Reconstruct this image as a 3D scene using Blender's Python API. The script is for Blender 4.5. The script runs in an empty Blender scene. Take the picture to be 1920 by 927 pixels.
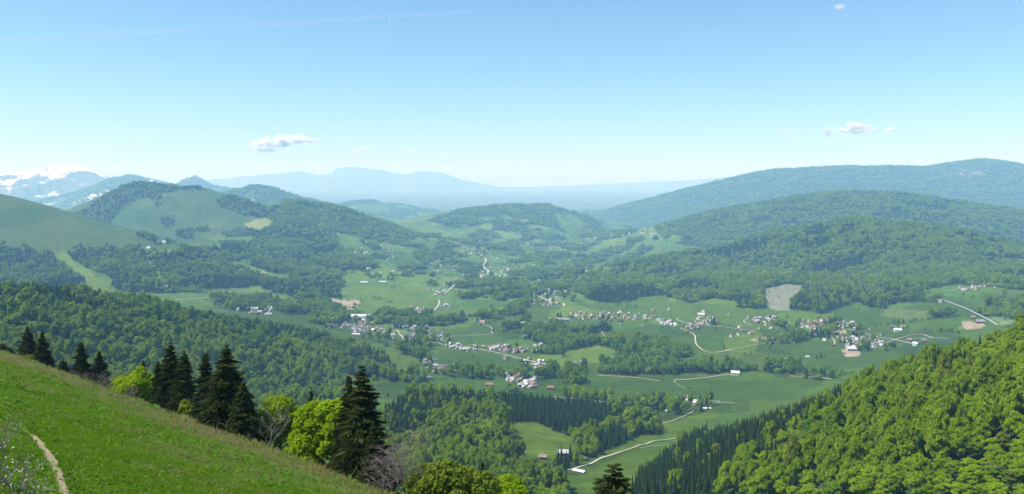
import bpy, bmesh, math, random
import numpy as np
from mathutils import Vector, Matrix

# ------------------------------------------------------------------ camera, sky, sun, exposure
scene = bpy.context.scene
COL = scene.collection
F, CX, HY, CZ = 1493.0, 960.0, 335.0, 450.0      # focal length in photo pixels, optical column, horizon row, eye height above the valley
cam_d = bpy.data.cameras.new("camera")
cam = bpy.data.objects.new("camera", cam_d)
COL.objects.link(cam)
cam.location = (0, 0, CZ)
cam.rotation_euler = (math.radians(90), 0, 0)
cam_d.sensor_width = 36.0
cam_d.lens = 36.0 * F / 1920.0
cam_d.shift_y = -(463.5 - HY) / 1920.0
cam_d.clip_start = 0.5
cam_d.clip_end = 150000.0
scene.camera = cam

SUN_AZ, SUN_EL = math.radians(-102), math.radians(57)
world = bpy.data.worlds.new("World")
scene.world = world
world.use_nodes = True
wn, wl = world.node_tree.nodes, world.node_tree.links
wn.clear()
w_out = wn.new("ShaderNodeOutputWorld")
w_bg = wn.new("ShaderNodeBackground")
w_sky = wn.new("ShaderNodeTexSky")
w_sky.sky_type = 'NISHITA'
w_sky.sun_disc = False
w_sky.sun_elevation = SUN_EL
w_sky.sun_rotation = SUN_AZ
w_sky.altitude = 1300
w_sky.air_density = 1.15
w_sky.dust_density = 1.3
w_sky.ozone_density = 8.0
w_bg.inputs[1].default_value = 0.089
w_wb = wn.new("ShaderNodeVectorMath")          # one white balance for the whole sky
w_wb.operation = 'MULTIPLY'
w_wb.inputs[1].default_value = (0.98, 1.05, 0.97)
wl.new(w_sky.outputs[0], w_wb.inputs[0])
wl.new(w_wb.outputs[0], w_bg.inputs[0])
wl.new(w_bg.outputs[0], w_out.inputs[0])

sun_d = bpy.data.lights.new("sun", 'SUN')
sun_d.energy = 4.2
sun_d.angle = math.radians(0.53)
sun_d.color = (1.0, 0.97, 0.92)
sun = bpy.data.objects.new("sun", sun_d)
COL.objects.link(sun)
S = Vector((math.sin(SUN_AZ) * math.cos(SUN_EL), math.cos(SUN_AZ) * math.cos(SUN_EL), math.sin(SUN_EL)))
sun.rotation_euler = S.to_track_quat('Z', 'Y').to_euler()
sun.location = (S * 3000)[:]

vs = scene.view_settings
vs.view_transform = 'Standard'
vs.look = 'None'
vs.gamma = 1.0
vs.use_curve_mapping = False
vs.exposure = 1.0
cy = scene.cycles
cy.max_bounces = 6
cy.diffuse_bounces = 4
cy.glossy_bounces = 1
cy.transmission_bounces = 5
cy.volume_bounces = 1
cy.transparent_max_bounces = 32
cy.use_denoising = True
try:
    cy.denoiser = 'OPENIMAGEDENOISE'
    cy.denoising_input_passes = 'RGB_ALBEDO_NORMAL'
    cy.denoising_prefilter = 'FAST'
except Exception:
    pass
cy.caustics_reflective = False
cy.caustics_refractive = False

HAZE_DENSITY = 7.0e-5
HAZE_COLOR = (0.30, 0.62, 1.0)
HAZE_ANISO = 0.0

RNG = np.random.default_rng(7)
rnd = random.Random(11)

# ------------------------------------------------------------------ small helpers
def tag(o, label=None, cat=None, group=None, kind=None):
    if label: o["label"] = label
    if cat: o["category"] = cat
    if group: o["group"] = group
    if kind: o["kind"] = kind
    return o

def link(o, parent=None):
    COL.objects.link(o)
    if parent is not None:
        o.parent = parent
    return o

def empty(name, loc, rz=0.0, sc=1.0):
    o = bpy.data.objects.new(name, None)
    o.empty_display_size = 0.5
    o.location = loc
    o.rotation_euler = (0, 0, rz)
    o.scale = (sc, sc, sc) if not hasattr(sc, '__len__') else sc
    COL.objects.link(o)
    return o

def np_mesh(name, verts, faces, mats=(), smooth=False, mat_index=None):
    """verts (N,3), faces (M,3|4) arrays -> mesh"""
    verts = np.asarray(verts, dtype=np.float32)
    faces = np.asarray(faces, dtype=np.int32)
    me = bpy.data.meshes.new(name)
    me.vertices.add(len(verts))
    me.vertices.foreach_set("co", verts.ravel())
    k = faces.shape[1]
    me.loops.add(faces.size)
    me.loops.foreach_set("vertex_index", faces.ravel())
    me.polygons.add(len(faces))
    me.polygons.foreach_set("loop_start", np.arange(0, faces.size, k, dtype=np.int32))
    me.polygons.foreach_set("loop_total", np.full(len(faces), k, dtype=np.int32))
    if mat_index is not None:
        me.polygons.foreach_set("material_index", np.asarray(mat_index, dtype=np.int32))
    if smooth:
        me.polygons.foreach_set("use_smooth", np.ones(len(faces), dtype=bool))
    for m in mats:
        me.materials.append(m)
    me.update(calc_edges=True)
    return me

def add_attr_color(me, name, rgb):
    a = me.attributes.new(name, 'FLOAT_COLOR', 'POINT')
    d = np.ones((len(rgb), 4), dtype=np.float32)
    d[:, :3] = rgb
    a.data.foreach_set("color", d.ravel())

class MB:
    """collects quads / tris (tris stored as degenerate-free n-gons by lists)"""
    def __init__(s):
        s.v, s.f, s.m = [], [], []
    def add(s, verts, faces, m=0):
        o = len(s.v)
        s.v += [tuple(p) for p in verts]
        s.f += [tuple(i + o for i in q) for q in faces]
        s.m += [m] * len(faces)
    def box(s, x0, x1, y0, y1, z0, z1, m=0):
        s.add([(x0,y0,z0),(x1,y0,z0),(x1,y1,z0),(x0,y1,z0),(x0,y0,z1),(x1,y0,z1),(x1,y1,z1),(x0,y1,z1)],
              [(0,3,2,1),(4,5,6,7),(0,1,5,4),(1,2,6,5),(2,3,7,6),(3,0,4,7)], m)
    def tube(s, pts, radii, n=6, m=0):
        pts = [Vector(p) for p in pts]
        rings = []
        for i, p in enumerate(pts):
            d = (pts[min(i+1, len(pts)-1)] - pts[max(i-1, 0)])
            if d.length < 1e-6: d = Vector((0,0,1))
            d.normalize()
            a = d.cross(Vector((0.31, 0.17, 0.93)) if abs(d.z) < 0.9 else Vector((1, 0, 0))).normalized()
            b = d.cross(a)
            rings.append([p + (a*math.cos(2*math.pi*k/n) + b*math.sin(2*math.pi*k/n))*radii[i] for k in range(n)])
        vv = [q for r in rings for q in r]
        ff = []
        for i in range(len(pts)-1):
            for k in range(n):
                ff.append((i*n+k, i*n+(k+1) % n, (i+1)*n+(k+1) % n, (i+1)*n+k))
        s.add(vv, ff, m)
    def mesh(s, name, mats, smooth=False):
        me = bpy.data.meshes.new(name)
        me.from_pydata(s.v, [], s.f)
        for m in mats: me.materials.append(m)
        me.polygons.foreach_set("material_index", s.m)
        if smooth:
            me.polygons.foreach_set("use_smooth", [True]*len(s.f))
        me.update()
        return me

# ---- noise
def _hash(ix, iy, seed):
    h = (ix.astype(np.int64) * 374761393 + iy.astype(np.int64) * 668265263 + seed * 982451653) & 0xffffffff
    h = ((h ^ (h >> 13)) * 1274126177) & 0xffffffff
    h = ((h ^ (h >> 16)) * 2246822519) & 0xffffffff
    return ((h ^ (h >> 15)) & 0xffffff) / float(0xffffff)

def vnoise(x, y, seed=0):
    ix, iy = np.floor(x), np.floor(y)
    fx, fy = x - ix, y - iy
    fx = fx*fx*fx*(fx*(fx*6-15)+10); fy = fy*fy*fy*(fy*(fy*6-15)+10)
    a = _hash(ix, iy, seed); b = _hash(ix+1, iy, seed); c = _hash(ix, iy+1, seed); d = _hash(ix+1, iy+1, seed)
    return (a*(1-fx)+b*fx)*(1-fy) + (c*(1-fx)+d*fx)*fy

def fbm(x, y, seed=0, oct=4, gain=0.5):
    s = 0; a = 1.0; t = 0
    for o in range(oct):
        c, sn = math.cos(0.7*o), math.sin(0.7*o)
        s = s + a*vnoise((x*c-y*sn)*2**o + 13.7*o, (x*sn+y*c)*2**o - 7.1*o, seed+o)
        t += a; a *= gain
    return s/t

def ridged(x, y, seed=0, oct=4):
    s = 0; a = 1.0; t = 0
    for o in range(oct):
        n = 1-np.abs(2*vnoise(x*2**o+5.3*o, y*2**o+9.1*o, seed+o)-1)
        s = s + a*n*n; t += a; a *= 0.5
    return s/t

def sstep(a, b, x):
    t = np.clip((x-a)/(b-a), 0, 1)
    return t*t*(3-2*t)

def pip(px, py, poly):
    px = np.asarray(px, float); py = np.asarray(py, float)
    P = np.asarray(poly, float)
    res = np.zeros(px.shape, bool)
    x0, y0 = P.min(0); x1, y1 = P.max(0)
    sel = np.nonzero((px >= x0) & (px <= x1) & (py >= y0) & (py <= y1))[0]
    if len(sel) == 0: return res
    qx, qy = px[sel], py[sel]
    ins = np.zeros(len(sel), bool)
    j = len(P)-1
    for i in range(len(P)):
        xi, yi = P[i]; xj, yj = P[j]
        if yi != yj:
            c = ((yi > qy) != (yj > qy)) & (qx < (xj-xi)*(qy-yi)/(yj-yi)+xi)
            ins ^= c
        j = i
    res[sel] = ins
    return res

# ------------------------------------------------------------------ terrain height
# valley floor and near slopes: (photo column, photo row, distance in metres); row None -> explicit height follows
VIS = [
 (1300,757,1600),(1000,722,1740),(850,722,1740),(750,622,2280),(1600,642,2056),(1850,592,2108),(1450,583,2400),
 (1050,562,2787),(880,502,3981),(680,532,3063),(480,582,2316),(1100,442,6825),(1150,427,8128),(700,442,4550),
 (1085,885,930),(1000,810,1140),(1150,927,820),(1250,785,1390),(960,850,1010),(1250,700,1850),(1480,690,1850),(1250,640,2150),
 (950,600,2450),(1150,600,2440),(650,572,2700),(800,580,2650),(950,450,5700),(820,450,5300),(1250,560,2750),(1330,530,3000),
 # right slope
 (1920,927,380),(1920,658,620),(1500,927,480),(1500,785,850),(1200,927,710),(1350,860,740),(1700,850,500),(1700,722,700),(1650,780,620),
 # knoll in the middle
 (860,900,820),(860,830,1000),(860,765,1230),(740,800,1050),(960,765,1330),(1130,795,1290),(1040,775,1360),(780,768,1200),
 # forested hill on the left
 (-20,560,1400),(100,562,1450),(300,588,1700),(420,608,1830),(560,632,1900),(680,672,1880),(740,702,1790),(300,690,1380),(100,650,1220),
 (550,745,1480),(550,690,1680),(690,735,1640),(760,690,1830),(720,650,2060),(-20,640,1150),
 # behind it and up the left side
 (350,567,2450),(60,522,2800),(60,482,3050),(200,505,2800),(300,500,2900),(400,470,3500),(500,500,3300),(560,540,2900),(430,540,2750),
]
HID = [  # (column, distance, height)
 (150,2050,95),(300,2100,85),(-20,2100,120),(480,2080,62),
 (1520,1300,60),(1700,1300,75),(1920,900,240),(1920,1350,130),(1400,1150,75),
 (860,1550,18),(960,1600,10),(740,1480,40),
 (900,300,285),(900,500,205),(900,650,165),(1200,300,290),(1200,480,215),(1500,100,400),(1500,200,345),(1500,330,290),(1900,100,405),(1900,220,350),
 (1200,120,385),(600,300,290),(600,500,220),(600,900,130),(300,400,290),(300,800,190),(-20,500,300),(-20,800,240),
 (300,150,380),(900,120,380),
 (1100,12000,-45),(800,12000,-45),(500,9000,20),(1400,7000,0),(1900,7000,20),(100,6500,40),(300,6500,40),(900,9000,-30),(1300,8500,-35),
 (1300,4600,-5),(1700,4500,30),(-20,4300,120),(960,45000,-60),(0,45000,-60),(1920,45000,-60),(960,26000,-60),(300,26000,-60),(1600,26000,-60),
 (960,1,445),(960,8,443),(960,25,430),
]
EXT = [(-50,60,415),(-50,300,360),(-50,1000,300),(-50,3000,320),(-50,9000,120),(-70,300,400),(-70,2000,400),(-70,9000,120),(-50,30000,-60),(-70,30000,-60),
 (50,60,415),(50,300,370),(50,700,400),(50,1500,300),(50,4000,200),(50,9000,120),(70,300,410),(70,1500,420),(70,9000,120),(50,30000,-60),(70,30000,-60)]
def D(d):      # metres to a place, from the first rough estimate of its distance
    if d < 1700: return float(d)
    if d < 9000: return 1700+(d-1700)*1.5
    return 12650+(d-9000)*0.9
tp, tz = [], []
for px, py, d in VIS:
    d = D(d); x = (px-CX)/F*d
    tp.append((math.atan2(x, d), math.log(math.hypot(x, d)))); tz.append(CZ-(py-HY)/F*d)
for px, d, z in HID:
    z = CZ+(z-CZ)*min(1.5, D(d)/d); d = D(d); x = (px-CX)/F*d
    tp.append((math.atan2(x, d), math.log(math.hypot(x, d)))); tz.append(z)
for a, r, z in EXT:
    z = CZ+(z-CZ)*D(r)/r; r = D(r)
    tp.append((math.radians(a), math.log(r))); tz.append(z)
tp = np.array(tp); tz = np.array(tz, float)
TS = np.array([1.0, 0.85])
def _tk(r2): return 0.5*r2*np.log(np.maximum(r2, 1e-12))
_q = tp*TS
_n = len(_q)
_A = np.zeros((_n+3, _n+3))
_A[:_n, :_n] = _tk(((_q[:, None]-_q[None])**2).sum(-1)) + np.eye(_n)*2e-4
_A[:_n, _n] = 1; _A[:_n, _n+1:] = _q
_A[_n, :_n] = 1; _A[_n+1:, :_n] = _q.T
_w = np.linalg.solve(_A, np.concatenate([tz, np.zeros(3)]))
def tps(th, lr):
    qx, qy = th*TS[0], lr*TS[1]
    out = _w[_n] + _w[_n+1]*qx + _w[_n+2]*qy
    for i in range(_n):
        out = out + _w[i]*_tk((qx-_q[i, 0])**2 + (qy-_q[i, 1])**2)
    return out

# ridges: (crest points (column,row,distance), front/back flank slope, crest rounding, smooth-max width, noise amplitude, noise size)
RIDGES = [
 ("meadow_hill", [(-120,345,3450),(0,366,3350),(60,383,3300),(130,408,3250),(200,428,3200),(290,462,3100)], 0.30, 60, 30, 20, 420),
 ("rocky_top", [(60,420,5200),(110,402,5000),(180,374,4900),(235,350,4850),(270,342,4800),(330,354,4750),(372,350,4700),(440,373,4600),(500,392,4500)], 0.36, 60, 30, 40, 460),
 ("wooded_shoulder", [(500,400,4400),(545,378,4800),(600,386,4800),(640,396,4750),(700,418,4700),(780,443,4700)], 0.23, 120, 40, 34, 520),
 ("rear_peak", [(380,366,8200),(430,360,8000),(480,348,7800),(520,359,7600),(600,376,7500),(650,392,7300)], 0.26, 90, 40, 22, 700),
 ("middle_hill", [(790,415,5900),(870,397,6300),(960,385,6900),(1030,385,7000),(1100,404,7000),(1135,424,7000)], 0.16, 150, 30, 20, 700),
 ("far_right_range", [(1090,415,10500),(1130,397,10300),(1200,377,10000),(1300,352,9700),(1400,329,9500),(1450,320,9400),(1590,312,9300),(1730,314,9200),(1840,299,9000),(1890,306,9000),(1960,325,9000),(2100,340,9000)], 0.25, 160, 40, 120, 1300),
 ("right_hill", [(1200,432,5600),(1230,424,5500),(1300,407,5400),(1430,380,5300),(1520,366,5250),(1600,361,5200),(1690,364,5150),(1800,380,5000),(1930,400,4800),(2100,420,4700)], 0.24, 150, 40, 52, 700),
 ("front_right_hill", [(1085,540,3250),(1120,522,3350),(1200,497,3500),(1280,482,3600),(1350,470,3700),(1430,448,3700),(1510,429,3650),(1600,415,3600),(1700,422,3500),(1800,438,3400),(1930,467,3300),(2100,470,3200)], 0.23, 110, 30, 34, 480),
 ("snow_range", [(-160,330,16500),(-60,336,16300),(-20,330,16200),(5,334,16100),(22,323,16000),(36,326,16000),(50,318,16000),(62,321,16000),(76,315,16000),(88,320,16000),(98,311,16000),(108,308,16000),(117,313,16000),(128,310,15900),(140,316,15800),(150,314,15800),(162,322,15700),(176,328,15600),(195,337,15400),(240,350,15000)], 0.40, 140, 20, 170, 1400),
 ("blue_range", [(30,385,12200),(100,370,12000),(150,358,12000),(200,338,12000),(240,326,12000),(280,336,12200),(330,347,12600),(365,328,13000),(400,347,13000),(450,354,13000)], 0.33, 80, 40, 120, 1500),
 ("far_cliffs", [(330,345,36500),(390,338,36500),(450,331,36500),(520,325,36500),(560,321,36500),(598,327,36500),(622,325,36500),(630,316,36500),(660,312,36500),(700,316,36500),(735,323,36500),(760,326,36500),(790,319,36500),(830,324,36500),(870,338,36500),(920,347,36500)], 0.38, 80, 40, 90, 1800),
 ("low_far_hills", [(600,385,10500),(650,379,10500),(690,376,10500),(740,382,10500),(790,392,10500),(860,397,11000)], 0.14, 150, 30, 30, 900),
 ("pale_horizon_ridge", [(820,352,39500),(900,350,39500),(1000,350,39500),(1100,347,39500),(1200,342,39500),(1300,338,39500),(1420,326,39500),(1500,315,39500),(1560,316,39500),(1650,330,39500)], 0.14, 200, 40, 60, 2500),
]
RIDGES = [(n_, [(a, b, D(c)) for a, b, c in p_], sl, rr*D(p_[0][2])/p_[0][2], k, am*D(p_[0][2])/p_[0][2], sz*D(p_[0][2])/p_[0][2]) for n_, p_, sl, rr, k, am, sz in RIDGES]
def unp(px, py, d): return ((px-CX)/F*d, d, CZ-(py-HY)/F*d)

def ridge_h(R, x, y):
    name, pts, slope, rr, k, amp, size = R
    P = np.array([unp(*p) for p in pts])
    # densify with smooth interpolation
    t = np.linspace(0, len(P)-1, (len(P)-1)*4+1)
    Q = np.stack([np.interp(t, np.arange(len(P)), P[:, i]) for i in range(3)], 1)
    best = np.full(x.shape, 1e30); zz = np.zeros(x.shape)
    for i in range(len(Q)-1):
        ax, ay, az = Q[i]; bx, by, bz = Q[i+1]
        dx, dy = bx-ax, by-ay
        u = np.clip(((x-ax)*dx+(y-ay)*dy)/(dx*dx+dy*dy), 0, 1)
        d2 = (x-ax-u*dx)**2 + (y-ay-u*dy)**2
        c = d2 < best
        best = np.where(c, d2, best); zz = np.where(c, az+u*(bz-az), zz)
    d = np.sqrt(best)
    fl = sstep(0.2*rr, 6*rr, d)
    n = ridged(x/size, y/size, len(name)*7, 4)-0.45
    n2 = fbm(x/size*3, y/size*3, len(name)*5+1, 3)-0.5
    h = zz - slope*(np.sqrt(d*d+rr*rr)-rr) + amp*n*(0.15+0.85*fl) + amp*0.25*n2
    return h

FA = np.array([-129.0, 200.0]); FN = np.array([0.697, 0.717])
def fore_s(x, y): return FN[0]*(x-FA[0]) + FN[1]*(y-FA[1])
def fore_h(x, y):
    s = fore_s(x, y) + 3.0*(fbm(x/22, y/22, 91, 3)-0.5)
    r2 = x*x+y*y
    z = CZ-13.9-0.278*(x+22.5)-0.362*(y-35)
    z = z + 5.8*np.exp(-r2/260.0)
    ex = np.sqrt(np.maximum(s, 0)**2 + 4.0) - 2.0
    z = z - np.where(s > 0, ex*0.20, 0)
    z = z - 0.006*np.maximum(s-13, 0)**2/(1+0.012*np.maximum(s-13, 0))
    z = z + 0.5*(fbm(x/9, y/9, 17, 4)-0.5) + 0.9*(fbm(x/38, y/38, 23, 3)-0.5)
    # west of the crest keep the plane from rising for ever
    return np.minimum(z, CZ-1.7+0.02*np.sqrt(r2))

def smax(a, b, k):
    h = np.clip(0.5+0.5*(a-b)/k, 0, 1)
    return b*(1-h)+a*h + k*h*(1-h)

def height_exact(x, y):
    th = np.arctan2(x, y); r = np.hypot(x, y); lr = np.log(np.maximum(r, 1))
    z = tps(np.clip(th, -1.25, 1.25), lr)
    z = np.where(r < 170, np.minimum(z, CZ-3.0-0.42*r), z)
    am = sstep(150, 900, r)
    z = z + am*(7*(fbm(x/260, y/260, 3, 4)-0.5)) + sstep(300, 600, r)*(1-sstep(1100, 1500, r))*10*(fbm(x/70, y/70, 31, 3)-0.5)
    z = z + sstep(3000, 6500, r)*34*(fbm(x/900, y/900, 5, 4)-0.5)
    for R in RIDGES:
        P = np.array([unp(*p) for p in R[1]])
        zmax = P[:, 2].max()+R[5]
        reach = (zmax+500)/R[2] + 400
        m = (x > P[:, 0].min()-reach) & (x < P[:, 0].max()+reach) & (y > P[:, 1].min()-reach) & (y < P[:, 1].max()+reach)
        if m.any():
            zi = z[m]
            z[m] = smax(ridge_h(R, x[m], y[m]), zi, R[4])
    m = r < 900
    fh = fore_h(x[m], y[m])
    z[m] = smax(fh, z[m]-0*fh, 4.0)
    return z

ANG = np.concatenate([np.radians(np.linspace(-76, -36.6, 26)), np.radians(np.arange(-36, 36.001, 0.078)), np.radians(np.linspace(36.6, 76, 26))])
RAD = np.concatenate([np.geomspace(0.6, 26, 32)[:-1], np.geomspace(26, 43000, 700)[:-1], np.geomspace(43000, 46000, 3)])
LR = np.log(RAD)
NA, NR = len(ANG), len(RAD)
gx = RAD[:, None]*np.sin(ANG)[None]; gy = RAD[:, None]*np.cos(ANG)[None]
GZ = height_exact(gx.ravel().copy(), gy.ravel().copy()).reshape(NR, NA)

def _gidx(x, y):
    r = np.maximum(np.hypot(x, y), RAD[0]); th = np.arctan2(x, y)
    fi = np.interp(np.log(r), LR, np.arange(NR)); fj = np.interp(th, ANG, np.arange(NA))
    return fi, fj
def height(x, y):
    x = np.asarray(x, float); y = np.asarray(y, float)
    fi, fj = _gidx(x, y)
    i = np.clip(fi.astype(int), 0, NR-2); j = np.clip(fj.astype(int), 0, NA-2)
    u = fi-i; v = fj-j
    return (GZ[i, j]*(1-u)*(1-v) + GZ[i+1, j]*u*(1-v) + GZ[i, j+1]*(1-u)*v + GZ[i+1, j+1]*u*v)
def H1(x, y): return float(height(np.array([x]), np.array([y]))[0])

TANG = (GZ-CZ)/RAD[:, None]
CUM = np.maximum.accumulate(TANG, axis=0)
def visible(x, y, ztop, back=3):
    fi, fj = _gidx(x, y)
    i = np.clip(fi.astype(int)-back, 0, NR-1); j = np.clip(np.rint(fj).astype(int), 0, NA-1)
    return (ztop-CZ)/np.hypot(x, y) > CUM[i, j]
def project(x, y, z):
    return CX+F*x/np.maximum(y, 0.1), HY-F*(z-CZ)/np.maximum(y, 0.1)

_rd = np.geomspace(20, 42000, 5400)
def cast(px, py, dmin=0):
    """point of the terrain seen at that photo position"""
    x = (px-CX)/F*_rd; zr = CZ-(py-HY)/F*_rd
    h = height(x, _rd)
    ok = np.nonzero((h >= zr) & (_rd > dmin))[0]
    i = ok[0] if len(ok) else len(_rd)-1
    d = _rd[i]
    if i > 0:
        a, b = zr[i-1]-h[i-1], zr[i]-h[i]
        if a > 0 and a != b: d = _rd[i-1] + (_rd[i]-_rd[i-1])*a/(a-b)
    xx = (px-CX)/F*d
    return Vector((xx, d, H1(xx, d)))

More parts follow.
